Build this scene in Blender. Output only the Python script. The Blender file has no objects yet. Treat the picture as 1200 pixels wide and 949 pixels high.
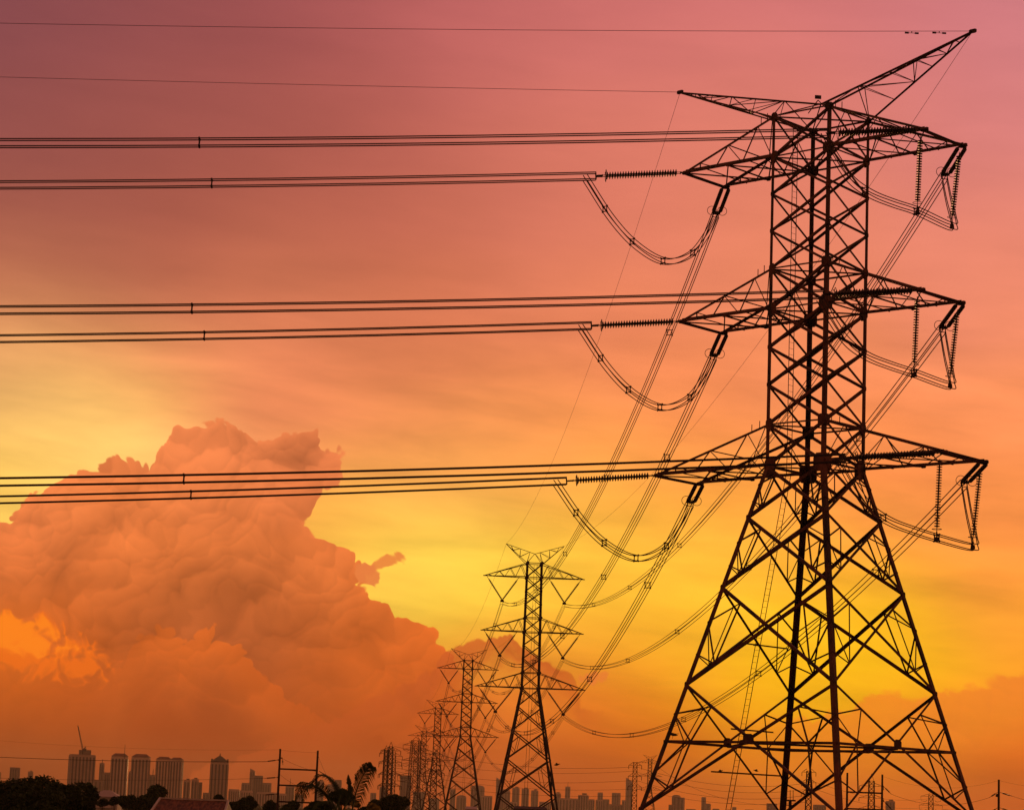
import bpy, bmesh, math, random
from mathutils import Vector, Matrix
random.seed(7)
R = math.radians
scene = bpy.context.scene
COL = scene.collection

# ------------------------------------------------------------------ camera
EYE = Vector((0.0, 0.0, 8.0))
FPX, PITCH, ROLL = 2928.68, 0.162679, 0.0375504      # focal length in photo pixels (1200 wide)
cam_d = bpy.data.cameras.new('camera')
cam_d.sensor_width = 36.0
cam_d.lens = FPX * 36.0 / 1200.0
cam_d.clip_start = 0.5
cam_d.clip_end = 60000
cam = bpy.data.objects.new('camera', cam_d)
COL.objects.link(cam)
_f = Vector((0, math.cos(PITCH), math.sin(PITCH)))
_z = Vector((0, -math.sin(PITCH), math.cos(PITCH)))
_x = Vector((1, 0, 0))
_r = _x * math.cos(ROLL) + _z * math.sin(ROLL)
_u = _z * math.cos(ROLL) - _x * math.sin(ROLL)
_m = Matrix((_r, _u, -_f)).transposed().to_4x4()
_m.translation = EYE
cam.matrix_world = _m
scene.camera = cam

def ray(px, py):
    a, b = px - 600, py - 474.5
    c, s = math.cos(ROLL), math.sin(ROLL)
    u, v = a * c + b * s, -a * s + b * c
    c, s = math.cos(PITCH), math.sin(PITCH)
    zz = -v / FPX
    return Vector((u / FPX, c - zz * s, s + zz * c))

def at(px, py, Y):
    r = ray(px, py)
    return EYE + r * (Y / r.y)

def azel(px, py):
    r = ray(px, py).normalized()
    return math.degrees(math.atan2(r.x, r.y)), math.degrees(math.asin(r.z))

# ------------------------------------------------------------------ view and render
scene.view_settings.view_transform = 'Standard'
scene.view_settings.look = 'None'
scene.view_settings.exposure = 0
scene.view_settings.gamma = 1
scene.render.engine = 'CYCLES'
scene.cycles.use_denoising = True
scene.cycles.max_bounces = 4
scene.cycles.volume_bounces = 1
scene.cycles.transparent_max_bounces = 6

def lin(c):
    return tuple(((v / 255) / 12.92 if v / 255 <= 0.04045 else ((v / 255 + 0.055) / 1.055) ** 2.4) for v in c)

# ------------------------------------------------------------------ sky (world shader in direction space)
world = bpy.data.worlds.new('World')
scene.world = world
world.use_nodes = True
NT = world.node_tree
NT.nodes.clear()

class S:
    """a socket with arithmetic"""
    def __init__(self, s): self.s = s
    def __add__(a, b): return M('ADD', a, b)
    def __radd__(a, b): return M('ADD', b, a)
    def __sub__(a, b): return M('SUBTRACT', a, b)
    def __rsub__(a, b): return M('SUBTRACT', b, a)
    def __mul__(a, b): return M('MULTIPLY', a, b)
    def __rmul__(a, b): return M('MULTIPLY', a, b)
def _in(sock, v):
    if isinstance(v, S): NT.links.new(v.s, sock)
    else: sock.default_value = v
def M(op, a, b=None, c=None):
    n = NT.nodes.new('ShaderNodeMath'); n.operation = op
    _in(n.inputs[0], a)
    if b is not None: _in(n.inputs[1], b)
    if c is not None: _in(n.inputs[2], c)
    return S(n.outputs[0])
def VM(op, a, b=None, c=None, scale=None):
    n = NT.nodes.new('ShaderNodeVectorMath'); n.operation = op
    _in(n.inputs[0], a)
    if b is not None: _in(n.inputs[1], b)
    if c is not None: _in(n.inputs[2], c)
    if scale is not None: _in(n.inputs['Scale'], scale)
    return S(n.outputs['Value'] if op in ('DISTANCE', 'LENGTH', 'DOT_PRODUCT') else n.outputs[0])
def XYZ(x, y, z=0.0):
    n = NT.nodes.new('ShaderNodeCombineXYZ')
    for i, v in enumerate((x, y, z)): _in(n.inputs[i], v)
    return S(n.outputs[0])
def SMOOTH(x, a, b, lo=0.0, hi=1.0):
    n = NT.nodes.new('ShaderNodeMapRange'); n.interpolation_type = 'SMOOTHSTEP'
    _in(n.inputs[0], x)
    for i, v in enumerate((a, b, lo, hi)): n.inputs[i + 1].default_value = v
    return S(n.outputs[0])
def NOISE(vec, scale, detail=5, rough=0.5, dist=0.0, dims='2D'):
    n = NT.nodes.new('ShaderNodeTexNoise'); n.noise_dimensions = dims
    _in(n.inputs['Vector'], vec)
    n.inputs['Scale'].default_value = scale; n.inputs['Detail'].default_value = detail
    n.inputs['Roughness'].default_value = rough; n.inputs['Distortion'].default_value = dist
    return S(n.outputs[0])
def VORO(vec, scale, detail=3, rough=0.5, smooth=0.4):
    n = NT.nodes.new('ShaderNodeTexVoronoi'); n.voronoi_dimensions = '2D'; n.feature = 'SMOOTH_F1'
    _in(n.inputs['Vector'], vec)
    n.inputs['Scale'].default_value = scale; n.inputs['Detail'].default_value = detail
    n.inputs['Roughness'].default_value = rough; n.inputs['Smoothness'].default_value = smooth
    return S(n.outputs['Distance'])
def MIXC(f, a, b):
    n = NT.nodes.new('ShaderNodeMix'); n.data_type = 'RGBA'
    _in(n.inputs[0], f)
    for i, v in ((6, a), (7, b)):
        if isinstance(v, S): NT.links.new(v.s, n.inputs[i])
        else: n.inputs[i].default_value = (*v, 1)
    return S(n.outputs[2])
def CURVE(x, pts, x0, x1, y0, y1):
    """y(x) through pts (degrees)"""
    t = M('DIVIDE', x - x0, x1 - x0)
    n = NT.nodes.new('ShaderNodeFloatCurve')
    _in(n.inputs['Value'], t)
    cv = n.mapping.curves[0]
    q = sorted(((px - x0) / (x1 - x0), (py - y0) / (y1 - y0)) for px, py in pts)
    while len(cv.points) < len(q): cv.points.new(0.5, 0.5)
    for p, (a, b) in zip(cv.points, q):
        p.location = (min(max(a, 0), 1), min(max(b, 0), 1)); p.handle_type = 'VECTOR'
    n.mapping.update()
    return S(n.outputs[0]) * (y1 - y0) + y0
def RBF(P, ctrl, sigma, fallback, rows=12, stops=24, lo=-1.5, hi=19.5):
    """smooth field of colour through control directions (px, py, (r,g,b) of the photo): a stack of colour ramps
    along azimuth, one per elevation, blended from row to row"""
    C = [(*azel(px, py), lin(c), sigma * (2.1 if py < 330 and sigma > 1 else 1.0)) for px, py, c in ctrl]
    f0 = tuple(sum(lin(c)[i] for _, _, c in ctrl) / len(ctrl) for i in range(3))
    def val(a, e):
        acc = [v * 1e-5 for v in f0]; W = 1e-5
        for ca, ce, cc, sg in C:
            w = math.exp(-((a - ca) ** 2 + (e - ce) ** 2) / (2 * sg ** 2)) * (sigma / sg) + 1e-4 / (1 + (a - ca) ** 2 + (e - ce) ** 2) ** 2
            W += w; acc = [x + w * y for x, y in zip(acc, cc)]
        return [x / W for x in acc]
    sp = NT.nodes.new('ShaderNodeSeparateXYZ'); NT.links.new(P.s, sp.inputs[0])
    a_, e_ = S(sp.outputs[0]), S(sp.outputs[1])
    t = M('MULTIPLY_ADD', a_, 1 / 30.0, 0.5)
    out = None
    for r in range(rows):
        e = lo + (hi - lo) * r / (rows - 1)
        n = NT.nodes.new('ShaderNodeValToRGB'); _in(n.inputs[0], t); cr = n.color_ramp; cr.interpolation = 'B_SPLINE'
        for k in range(stops):
            p = k / (stops - 1); c = val((p - .5) * 30, e)
            if k == 0: el_ = cr.elements[0]
            elif k == stops - 1: el_ = cr.elements[len(cr.elements) - 1]
            else: el_ = cr.elements.new(p)
            el_.position = p; el_.color = (*c, 1)
        if out is None: out = S(n.outputs[0])
        else:
            st = (hi - lo) / (rows - 1)
            mr = NT.nodes.new('ShaderNodeMapRange'); mr.interpolation_type = 'LINEAR'
            _in(mr.inputs[0], e_); mr.inputs[1].default_value = e - st; mr.inputs[2].default_value = e
            out = MIXC(S(mr.outputs[0]), out, S(n.outputs[0]))
    return out

tc = NT.nodes.new('ShaderNodeTexCoord')
sep = NT.nodes.new('ShaderNodeSeparateXYZ')
NT.links.new(tc.outputs['Generated'], sep.inputs[0])
dx, dy, dz = (S(sep.outputs[i]) for i in range(3))
AZ = M('ARCTAN2', dx, dy) * (180 / math.pi)
EL = M('ARCSINE', M('MAXIMUM', M('MINIMUM', dz, 0.99999), -0.99999)) * (180 / math.pi)

# streaks of high cloud: stretched noise bends the colour field
n1 = NOISE(XYZ(AZ * 0.10 + EL * 0.03, EL * 0.34), 1.0, 5, 0.5, 0.2) - 0.5
n2 = NOISE(XYZ(AZ * 0.16 + 17.0, EL * 0.55 - AZ * 0.03 + 5.0), 1.0, 5, 0.5, 0.15) - 0.5
Pw = XYZ(AZ + n1 * 1.6, EL + n2 * 0.7)
SKY_CTRL = [
    (-60, -40, (126, 72, 81)), (120, 20, (140, 74, 78)), (330, 10, (151, 77, 81)), (560, 10, (188, 98, 100)), (800, 0, (206, 112, 114)), (1010, 0, (206, 115, 118)), (1200, 0, (206, 125, 135)),
    (0, 160, (144, 76, 74)), (220, 170, (159, 83, 74)), (440, 170, (182, 93, 83)), (680, 160, (216, 118, 104)), (900, 160, (224, 126, 106)), (1180, 180, (224, 130, 118)),
    (0, 290, (168, 93, 72)), (220, 290, (172, 91, 68)), (440, 290, (193, 104, 76)), (660, 290, (232, 130, 95)), (900, 300, (240, 138, 97)), (1180, 330, (242, 140, 108)),
    (0, 340, (180, 104, 80)), (120, 340, (184, 104, 80)), (330, 340, (196, 110, 80)), (0, 385, (214, 124, 88)), (0, 415, (246, 154, 94)), (60, 415, (238, 144, 90)), (160, 390, (216, 124, 88)), (330, 390, (222, 128, 88)), (520, 390, (222, 124, 84)), (720, 400, (240, 136, 90)), (940, 420, (248, 144, 90)), (1180, 470, (250, 146, 90)),
    (10, 455, (255, 226, 138)), (60, 448, (255, 206, 120)), (110, 462, (255, 192, 106)), (30, 500, (250, 168, 88)), (130, 500, (254, 172, 90)), (40, 540, (255, 200, 92)), (150, 525, (255, 226, 122)), (200, 470, (254, 162, 92)), (320, 460, (244, 142, 92)), (410, 450, (232, 132, 86)), (300, 430, (240, 138, 92)), (400, 490, (238, 136, 86)), (500, 460, (226, 128, 84)), (480, 500, (240, 140, 82)), (590, 520, (242, 146, 80)), (690, 540, (250, 156, 74)), (620, 480, (236, 136, 82)), (790, 500, (248, 142, 78)), (1000, 560, (250, 142, 74)), (1180, 600, (250, 144, 72)),
    (0, 560, (255, 205, 80)), (90, 530, (255, 225, 120)), (450, 545, (255, 178, 82)), (560, 550, (255, 176, 78)), (700, 590, (255, 178, 62)), (850, 600, (255, 166, 60)),
    (410, 610, (255, 180, 66)), (480, 650, (255, 216, 84)), (560, 660, (255, 218, 80)), (700, 670, (255, 200, 64)), (820, 690, (255, 188, 52)), (980, 690, (255, 172, 48)), (1180, 710, (252, 150, 58)),
    (540, 720, (255, 206, 52)), (640, 720, (255, 190, 44)), (570, 800, (216, 106, 44)), (520, 820, (201, 89, 25)), (640, 800, (232, 124, 40)), (760, 740, (255, 184, 36)), (900, 775, (255, 202, 12)), (1040, 770, (255, 204, 14)), (980, 790, (255, 198, 10)), (1180, 770, (255, 176, 34)),
    (620, 820, (221, 101, 23)), (740, 830, (236, 118, 18)), (880, 840, (247, 143, 14)), (1040, 840, (242, 125, 19)), (1200, 840, (230, 109, 25)),
    (500, 930, (180, 70, 14)), (640, 930, (189, 72, 12)), (780, 930, (205, 80, 10)), (960, 930, (217, 92, 10)), (1200, 930, (205, 84, 16)),
    (0, 900, (139, 55, 12)), (160, 900, (154, 60, 11)), (330, 900, (163, 63, 11)), (240, 980, (152, 60, 12)), (600, 1000, (180, 70, 14)), (1000, 1000, (205, 84, 12)), (1300, 980, (209, 87, 16)), (1300, 1100, (199, 83, 16)), (800, 1100, (194, 80, 15)), (300, 1100, (155, 63, 15))]
FALL = MIXC(SMOOTH(dy, -0.6, 0.9), lin((150, 90, 60)), lin((190, 105, 70)))
FALL = MIXC(SMOOTH(dz, 0.15, 0.9), FALL, lin((124, 80, 74)))
sky = RBF(Pw, SKY_CTRL, 1.05, FALL, 21)
far = M('MULTIPLY', SMOOTH(M('ABSOLUTE', AZ), 35.0, 16.0), SMOOTH(EL, 45.0, 21.0))
sky = MIXC(far, FALL, sky)
streak = NOISE(XYZ(AZ * 0.22 - EL * 0.1, EL * 1.05 + AZ * 0.10), 1.0, 6, 0.52, 0.15) - 0.5
low_only = SMOOTH(EL, 13.0, 9.0)
sky = VM('SCALE', sky, scale=streak * (low_only * 0.42 + 0.20) + 1.0)

# cumulus: outline curves + cauliflower noise, shaded by its own relief from above
wx = NOISE(XYZ(AZ, EL), 0.75, 6, 0.5) - 0.5
wy = NOISE(XYZ(AZ + 31.0, EL + 9.0), 0.75, 6, 0.5) - 0.5
qx = NOISE(XYZ(AZ + 3.0, EL - 7.0), 0.6, 3, 0.45) - 0.5
qy = NOISE(XYZ(AZ - 13.0, EL + 4.0), 0.6, 3, 0.45) - 0.5
def dome(sc, sm, ox, oy, k):
    """rounded cells at one size: 1 on top of a billow, 0 in the crease"""
    d = VORO(XYZ(AZ + qx * 1.5 + ox + k, EL + qy * 1.5 + oy - k), sc, 0, 0.5, sm)
    return 1.0 - d * d * 1.6
SC = ((0.50, 0.30, 0.0, 1.0, 0.20), (1.15, 0.22, 5.3, 0.42, 0.09), (2.6, 0.2, 11.7, 0.20, 0.045))
relief = None; heap = None; DOMES = []
for sc_, sm_, k_, amp_, dl_ in SC:
    p0 = dome(sc_, sm_, 0, 0, k_); p1 = dome(sc_, sm_, -dl_ * 0.45, dl_, k_)
    DOMES.append(p0)
    t_ = (p0 - p1) * (amp_ ** 0.45); relief = t_ if relief is None else relief + t_
    h_ = p0 * amp_; heap = h_ if heap is None else heap + h_
b0 = 1.0 - heap * 0.62                # about 0.1 on the billows, 1 in the creases
CX = AZ + wx * 0.42
CY = EL + wy * 0.42
fine = dome(5.2, 0.2, 0, 0, 21.0)
puff = (DOMES[0] - 0.75) * 0.10 + (DOMES[1] - 0.75) * 0.20 + (DOMES[2] - 0.75) * 0.20 + (fine - 0.75) * 0.12
def deg(pts): return [azel(*p) for p in pts]
A_TOP = deg([(-120, 640), (-2, 614), (14, 600), (27, 582), (44, 575), (60, 560), (91, 549), (93, 546), (120, 540), (124, 536), (168, 538), (186, 526), (191, 514), (204, 501), (212, 484), (226, 478), (244, 490), (280, 500), (292, 508), (320, 512), (345, 506), (369, 504), (382, 520), (392, 522), (404, 511), (414, 511), (430, 560), (440, 640), (600, 640)])
A_RIGHT = [(e, a) for a, e in deg([(414, 480), (413, 512), (406, 530), (401, 547), (388, 580), (374, 600), (366, 616), (372, 632), (402, 634), (416, 646), (425, 664), (434, 684), (436, 700), (454, 706), (476, 724), (505, 732), (519, 745), (520, 760), (560, 800), (700, 860), (700, 960)])]
topA = CURVE(CX, A_TOP, -16, 14, -2, 20) - CY
rightA = CURVE(CY, A_RIGHT, -2, 20, -16, 14) - CX
fA = M('SMOOTH_MIN', topA, rightA, 0.15) + puff
B_TOP = deg([(-120, 790), (60, 792), (125, 790), (140, 785), (150, 752), (160, 736), (186, 733), (205, 736), (222, 752), (238, 736), (252, 734), (268, 742), (272, 752), (288, 758), (300, 778), (318, 788), (330, 806), (350, 822), (400, 850), (520, 880), (800, 900)])
fB = CURVE(CX, B_TOP, -16, 14, -2, 20) - CY + puff
C_TOP = deg([(380, 840), (470, 800), (505, 786), (520, 764), (545, 752), (570, 746), (590, 742), (606, 746), (634, 768), (660, 778), (672, 782), (690, 815), (760, 860), (860, 880), (1100, 900)])
fC = CURVE(CX, C_TOP, -16, 14, -2, 20) - CY + puff * 0.8
D_TOP = deg([(700, 880), (880, 840), (1000, 830), (1030, 806), (1075, 812), (1110, 812), (1140, 798), (1175, 786), (1240, 778)])
fD = CURVE(CX, D_TOP, -16, 14, -2, 20) - CY + puff * 0.9
A_CTRL = [(0, 640, (222, 118, 67)), (60, 580, (230, 126, 68)), (140, 560, (234, 127, 70)), (230, 500, (238, 135, 79)), (300, 530, (222, 120, 70)), (370, 520, (222, 122, 72)), (370, 570, (216, 116, 65)), (230, 570, (222, 118, 63)),
    (60, 650, (230, 122, 60)), (160, 630, (232, 122, 58)), (260, 650, (230, 122, 58)), (350, 650, (226, 118, 56)), (410, 670, (228, 118, 55)), (470, 740, (226, 112, 44)), (510, 760, (218, 100, 31)),
    (20, 708, (179, 89, 46)), (110, 708, (185, 93, 44)), (60, 680, (218, 112, 55)), (160, 690, (228, 118, 53)), (190, 690, (220, 116, 53)), (270, 705, (177, 87, 41)), (215, 722, (163, 80, 39)), (300, 740, (151, 72, 34)), (250, 725, (157, 76, 37)), (350, 710, (202, 103, 48)), (330, 780, (169, 79, 33)), (390, 760, (199, 95, 34)), (440, 790, (203, 93, 28)),
    (10, 735, (251, 124, 22)), (60, 752, (246, 112, 15)), (100, 768, (218, 93, 17)), (135, 745, (175, 84, 36)), (160, 720, (181, 89, 43)), (20, 790, (184, 79, 21)), (140, 790, (176, 75, 23)), (80, 810, (178, 75, 21)),
    (400, 830, (181, 73, 17)), (500, 830, (192, 78, 17)), (200, 840, (163, 63, 14)), (40, 860, (142, 57, 14)), (340, 870, (165, 64, 12)), (200, 920, (149, 58, 12)), (560, 900, (176, 67, 14)), (0, 940, (133, 53, 12)), (400, 940, (160, 61, 12))]
colA = RBF(XYZ(AZ + wx * 0.7, EL + wy * 0.7), A_CTRL, 0.95, FALL, 15, 28, -1, 11)
calm = SMOOTH(EL, 1.0, 5.0, 0.15, 1.0)
shade = (relief * 0.62 + (heap - 1.2) * 0.13 + wx * 0.20) * calm + 1.0
shade = M('MAXIMUM', shade, 0.55)
shade = shade + SMOOTH(fA, 0.28, 0.02, 0.0, 0.07) * SMOOTH(EL, 2.5, 4.5)      # thin edges let the light through
colA = VM('SCALE', colA, scale=shade)
edgeA = SMOOTH(fA, -0.02, 0.045) * M('MAXIMUM', SMOOTH(CX, azel(600, 850)[0], azel(500, 850)[0]), SMOOTH(EL, 2.6, 3.6))
veil = SMOOTH(CY - CX * 0.06, 10.9, 9.2)             # the top of the tower melts into the veil above
edgeA = edgeA * far * M('MAXIMUM', veil, SMOOTH(CX, -7.2, -8.0))
sky = MIXC(edgeA, sky, colA)
# gap of glowing sky low on the left, a wisp and a puff off the right flank
def patch(px, py, rx, ry, tilt, amt, soft, col, sky_, extra=0.0, limit=None):
    a, e = azel(px, py)
    u = (CX - a) * (1 / rx); v = (CY - e + (CX - a) * tilt) * (1 / ry)
    m = SMOOTH(u * u + v * v + (b0 - 0.25) * extra * 0.7 + wy * extra + wx * extra * 1.5 + (fine - 0.75) * 0.9 + (DOMES[2] - 0.75) * -1.2, 1.0 + soft, 1.0 - soft) * amt
    return MIXC(m * far, sky_, lin(col))
sky = patch(30, 756, 1.75, .58, .22, .70, .6, (244, 110, 18), sky, 1.6)
sky = patch(18, 742, 1.1, .36, .22, .80, .6, (255, 134, 26), sky, 1.6)
sky = patch(446, 662, .50, .17, -.42, .92, .35, (230, 128, 60), sky, 1.2)
sky = patch(432, 674, .34, .28, .1, .95, .25, (228, 124, 62), sky, 1.0)
sky = patch(690, 793, .40, .16, .0, .85, .4, (232, 122, 48), sky, 1.2)
# dim fold behind the front billow
B_CTRL = [(60, 800, (174, 70, 16)), (160, 755, (232, 120, 50)), (170, 800, (187, 78, 19)), (250, 750, (236, 122, 52)), (240, 790, (201, 86, 23)), (300, 800, (190, 81, 22)), (360, 840, (183, 75, 18)), (200, 850, (167, 64, 14)), (500, 890, (174, 69, 14)), (60, 850, (145, 58, 14))]
colB = VM('SCALE', RBF(XYZ(AZ, EL), B_CTRL, 1.5, FALL, 4, 16, 0, 7), scale=(relief * 0.66 + (heap - 1.2) * 0.10) * calm + 1.0)
sky = MIXC(SMOOTH(CX, azel(90, 770)[0], azel(150, 770)[0]) * SMOOTH(fB, -0.01, 0.05) * SMOOTH(fB, 2.2, 0.3) * edgeA, sky, colB)
colC = VM('SCALE', RBF(XYZ(AZ, EL), [(540, 770, (217, 104, 47)), (600, 760, (213, 102, 49)), (640, 790, (197, 83, 27)), (560, 820, (188, 77, 20)), (660, 830, (197, 83, 18)), (500, 850, (178, 70, 16)), (760, 880, (201, 81, 12))], 1.5, FALL, 3, 12, 0, 5), scale=(relief * 0.5 + (heap - 1.2) * 0.08) * calm + 1.0)
sky = MIXC(SMOOTH(CX, azel(735, 800)[0], azel(640, 800)[0]) * SMOOTH(fC, -0.03, 0.08) * SMOOTH(fC, 1.1, 0.15) * 0.85, sky, colC)
colD = VM('SCALE', RBF(XYZ(AZ, EL), [(1050, 825, (246, 136, 34)), (1120, 840, (240, 124, 40)), (1190, 800, (232, 120, 50)), (1190, 870, (232, 114, 34)), (900, 860, (246, 136, 24)), (1000, 900, (240, 120, 24))], 1.5, FALL, 3, 12, 0, 5), scale=relief * 0.2 + 1.0)
sky = MIXC(SMOOTH(CX, azel(820, 850)[0], azel(990, 850)[0]) * SMOOTH(fD, -0.06, 0.16) * SMOOTH(fD, 2.4, 0.1) * 0.72, sky, colD)

sky = VM('SCALE', sky, scale=SMOOTH(EL, 0.5, 3.0, 0.0, 1.0) * SMOOTH(EL, 12.0, 7.0, 0.02, 0.09) + 1.0)
bg = NT.nodes.new('ShaderNodeBackground')
NT.links.new(sky.s, bg.inputs['Color'])
bg.inputs['Strength'].default_value = 1.0
wo = NT.nodes.new('ShaderNodeOutputWorld')
NT.links.new(bg.outputs[0], wo.inputs['Surface'])

# sun, low behind the pylon and veiled by cloud
sun_d = bpy.data.lights.new('sun', 'SUN')
sun_d.energy = 0.9
sun_d.angle = R(3)
sun_d.color = (1.0, 0.50, 0.18)
sun = bpy.data.objects.new('sun', sun_d)
COL.objects.link(sun)
_sd = ray(930, 770).normalized()                       # towards the sun
sun.rotation_euler = (-_sd).to_track_quat('-Z', 'Y').to_euler()

# ------------------------------------------------------------------ helpers
def mat(name, base, rough=0.7, metal=0.0, noise=None, bump=0.0, spec=0.3):
    m = bpy.data.materials.new(name); m.use_nodes = True
    nt = m.node_tree; b = nt.nodes['Principled BSDF']
    b.inputs['Roughness'].default_value = rough
    b.inputs['Metallic'].default_value = metal
    b.inputs['Specular IOR Level'].default_value = spec
    b.inputs['Base Color'].default_value = (*base, 1)
    if noise:
        col2, sc, stretch = noise
        t = nt.nodes.new('ShaderNodeTexCoord'); mp = nt.nodes.new('ShaderNodeMapping')
        mp.inputs['Scale'].default_value = stretch
        n = nt.nodes.new('ShaderNodeTexNoise'); n.inputs['Scale'].default_value = sc; n.inputs['Detail'].default_value = 6
        r = nt.nodes.new('ShaderNodeValToRGB')
        r.color_ramp.elements[0].position = 0.38; r.color_ramp.elements[0].color = (*base, 1)
        r.color_ramp.elements[1].position = 0.64; r.color_ramp.elements[1].color = (*col2, 1)
        nt.links.new(t.outputs['Object'], mp.inputs[0]); nt.links.new(mp.outputs[0], n.inputs['Vector'])
        nt.links.new(n.outputs[0], r.inputs[0]); nt.links.new(r.outputs[0], b.inputs['Base Color'])
        if bump:
            bp = nt.nodes.new('ShaderNodeBump'); bp.inputs['Strength'].default_value = bump
            nt.links.new(n.outputs[0], bp.inputs['Height']); nt.links.new(bp.outputs[0], b.inputs['Normal'])
    return m

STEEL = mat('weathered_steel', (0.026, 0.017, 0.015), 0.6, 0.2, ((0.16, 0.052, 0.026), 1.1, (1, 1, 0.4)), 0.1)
STEELD = mat('dark_steel', (0.022, 0.016, 0.014), 0.7, 0.1, ((0.045, 0.025, 0.018), 1.5, (1, 1, 1)))
WIRE = mat('aluminium_wire', (0.045, 0.032, 0.028), 0.7, 0.2)
DISC = mat('brown_porcelain', (0.035, 0.018, 0.014), 0.45, 0.0, spec=0.3)
BARK = mat('bark', (0.05, 0.035, 0.022), 0.9, 0, ((0.08, 0.055, 0.035), 6, (1, 1, .3)), .3)
LEAF = mat('leaves', (0.022, 0.040, 0.012), 0.7, 0, ((0.05, 0.075, 0.02), 0.6, (1, 1, 1)), spec=0.15)
PAINT = mat('cream_paint', (.72, .52, .36), .8, 0, ((.60, .42, .28), .05, (1, 1, 3)))
LEAFY = mat('yellow_leaves', (0.20, 0.17, 0.02), 0.7, 0, ((0.30, 0.22, 0.03), 2, (1, 1, 1)))
GROUND = mat('ground_earth', (0.045, 0.042, 0.025), 0.95, 0, ((0.09, 0.07, 0.045), 0.02, (1, 1, 1)))

def setp(o, label=None, cat=None, group=None, kind=None):
    if label: o['label'] = label
    if cat: o['category'] = cat
    if group: o['group'] = group
    if kind: o['kind'] = kind
    return o
def thing(name, loc, label, cat, group=None, rz=0.0):
    o = bpy.data.objects.new(name, None); o.empty_display_size = 0.5
    COL.objects.link(o); o.location = loc; o.rotation_euler = (0, 0, rz)
    o['off'] = 0
    del o['off']
    return setp(o, label, cat, group)
def wobj(name, bm, m, parent=None, origin=None):
    """bm is in world coordinates; origin (or parent chain) gives the object's own place"""
    o0 = Vector(origin) if origin is not None else Vector((0, 0, 0))
    p = parent; base = Vector((0, 0, 0))
    while p is not None: base += p.location; p = p.parent
    shift = base if parent is not None else o0
    for v in bm.verts: v.co -= shift
    me = bpy.data.meshes.new(name); bm.to_mesh(me); bm.free()
    me.materials.append(m)
    o = bpy.data.objects.new(name, me); COL.objects.link(o)
    if parent is not None: o.parent = parent
    else: o.location = o0
    return o
def lobj(name, bm, m, parent):
    me = bpy.data.meshes.new(name); bm.to_mesh(me); bm.free(); me.materials.append(m)
    o = bpy.data.objects.new(name, me); COL.objects.link(o); o.parent = parent
    return o
def copy_tree(o, parent=None):
    c = o.copy(); COL.objects.link(c)
    if parent is not None: c.parent = parent
    for ch in [x for x in KIDS.get(o.name, [])] or list(o.children): copy_tree(ch, c)
    return c
KIDS = {}

def perp(a, hint):
    h = Vector(hint); h = h - a * h.dot(a)
    if h.length < 1e-5:
        h = a.orthogonal()
    return h.normalized()
def angle_bar(bm, p, q, size, e1, e2, th=None):
    """an L-profile steel bar with its outer corner on the line p-q and flanges along e1 and e2"""
    p, q = Vector(p), Vector(q); a = (q - p).normalized()
    th = th or max(size * 0.12, 0.012)
    e1 = perp(a, e1); e2 = Vector(e2); e2 = (e2 - a * e2.dot(a)); e2.normalize()
    prof = [(0, 0), (size, 0), (size, th), (th, th), (th, size), (0, size)]
    A = [bm.verts.new(p + e1 * x + e2 * y) for x, y in prof]
    B = [bm.verts.new(q + e1 * x + e2 * y) for x, y in prof]
    for i in range(6):
        j = (i + 1) % 6
        bm.faces.new((A[i], A[j], B[j], B[i]))
    bm.faces.new(A[::-1]); bm.faces.new(B)
def brace(bm, p, q, size, n, off=0.0):
    """bracing bar in a face with outward normal n: one flange in the face, centred on the line"""
    p, q = Vector(p), Vector(q); a = (q - p).normalized(); n = perp(a, n)
    t = a.cross(n).normalized()
    s = t * (-size / 2) + n * off
    angle_bar(bm, p + s, q + s, size, t, -n)
def tube(bm, pts, r, seg=5, close=False):
    pts = [Vector(p) for p in pts]; n = len(pts); rings = []
    nrm = None
    for i, p in enumerate(pts):
        if close: t = pts[(i + 1) % n] - pts[i - 1]
        else: t = pts[min(i + 1, n - 1)] - pts[max(i - 1, 0)]
        t.normalize()
        nrm = perp(t, nrm if nrm is not None else t.orthogonal())
        b = t.cross(nrm)
        rr = r[i] if isinstance(r, (list, tuple)) else r
        rings.append([bm.verts.new(p + (nrm * math.cos(2 * math.pi * k / seg) + b * math.sin(2 * math.pi * k / seg)) * rr) for k in range(seg)])
    for i in range(n if close else n - 1):
        A, B = rings[i], rings[(i + 1) % n]
        for k in range(seg):
            l = (k + 1) % seg
            bm.faces.new((A[k], A[l], B[l], B[k]))
    if not close:
        bm.faces.new(rings[0][::-1]); bm.faces.new(rings[-1])
def box(bm, c, sx, sy, sz, rz=0.0):
    c = Vector(c); cs, sn = math.cos(rz), math.sin(rz); v = []
    for z in (-1, 1):
        for x, y in ((-1, -1), (1, -1), (1, 1), (-1, 1)):
            X, Y = x * sx / 2, y * sy / 2
            v.append(bm.verts.new(c + Vector((X * cs - Y * sn, X * sn + Y * cs, z * sz / 2))))
    for f in ((3, 2, 1, 0), (4, 5, 6, 7), (0, 1, 5, 4), (1, 2, 6, 5), (2, 3, 7, 6), (3, 0, 4, 7)):
        bm.faces.new([v[i] for i in f])
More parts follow.
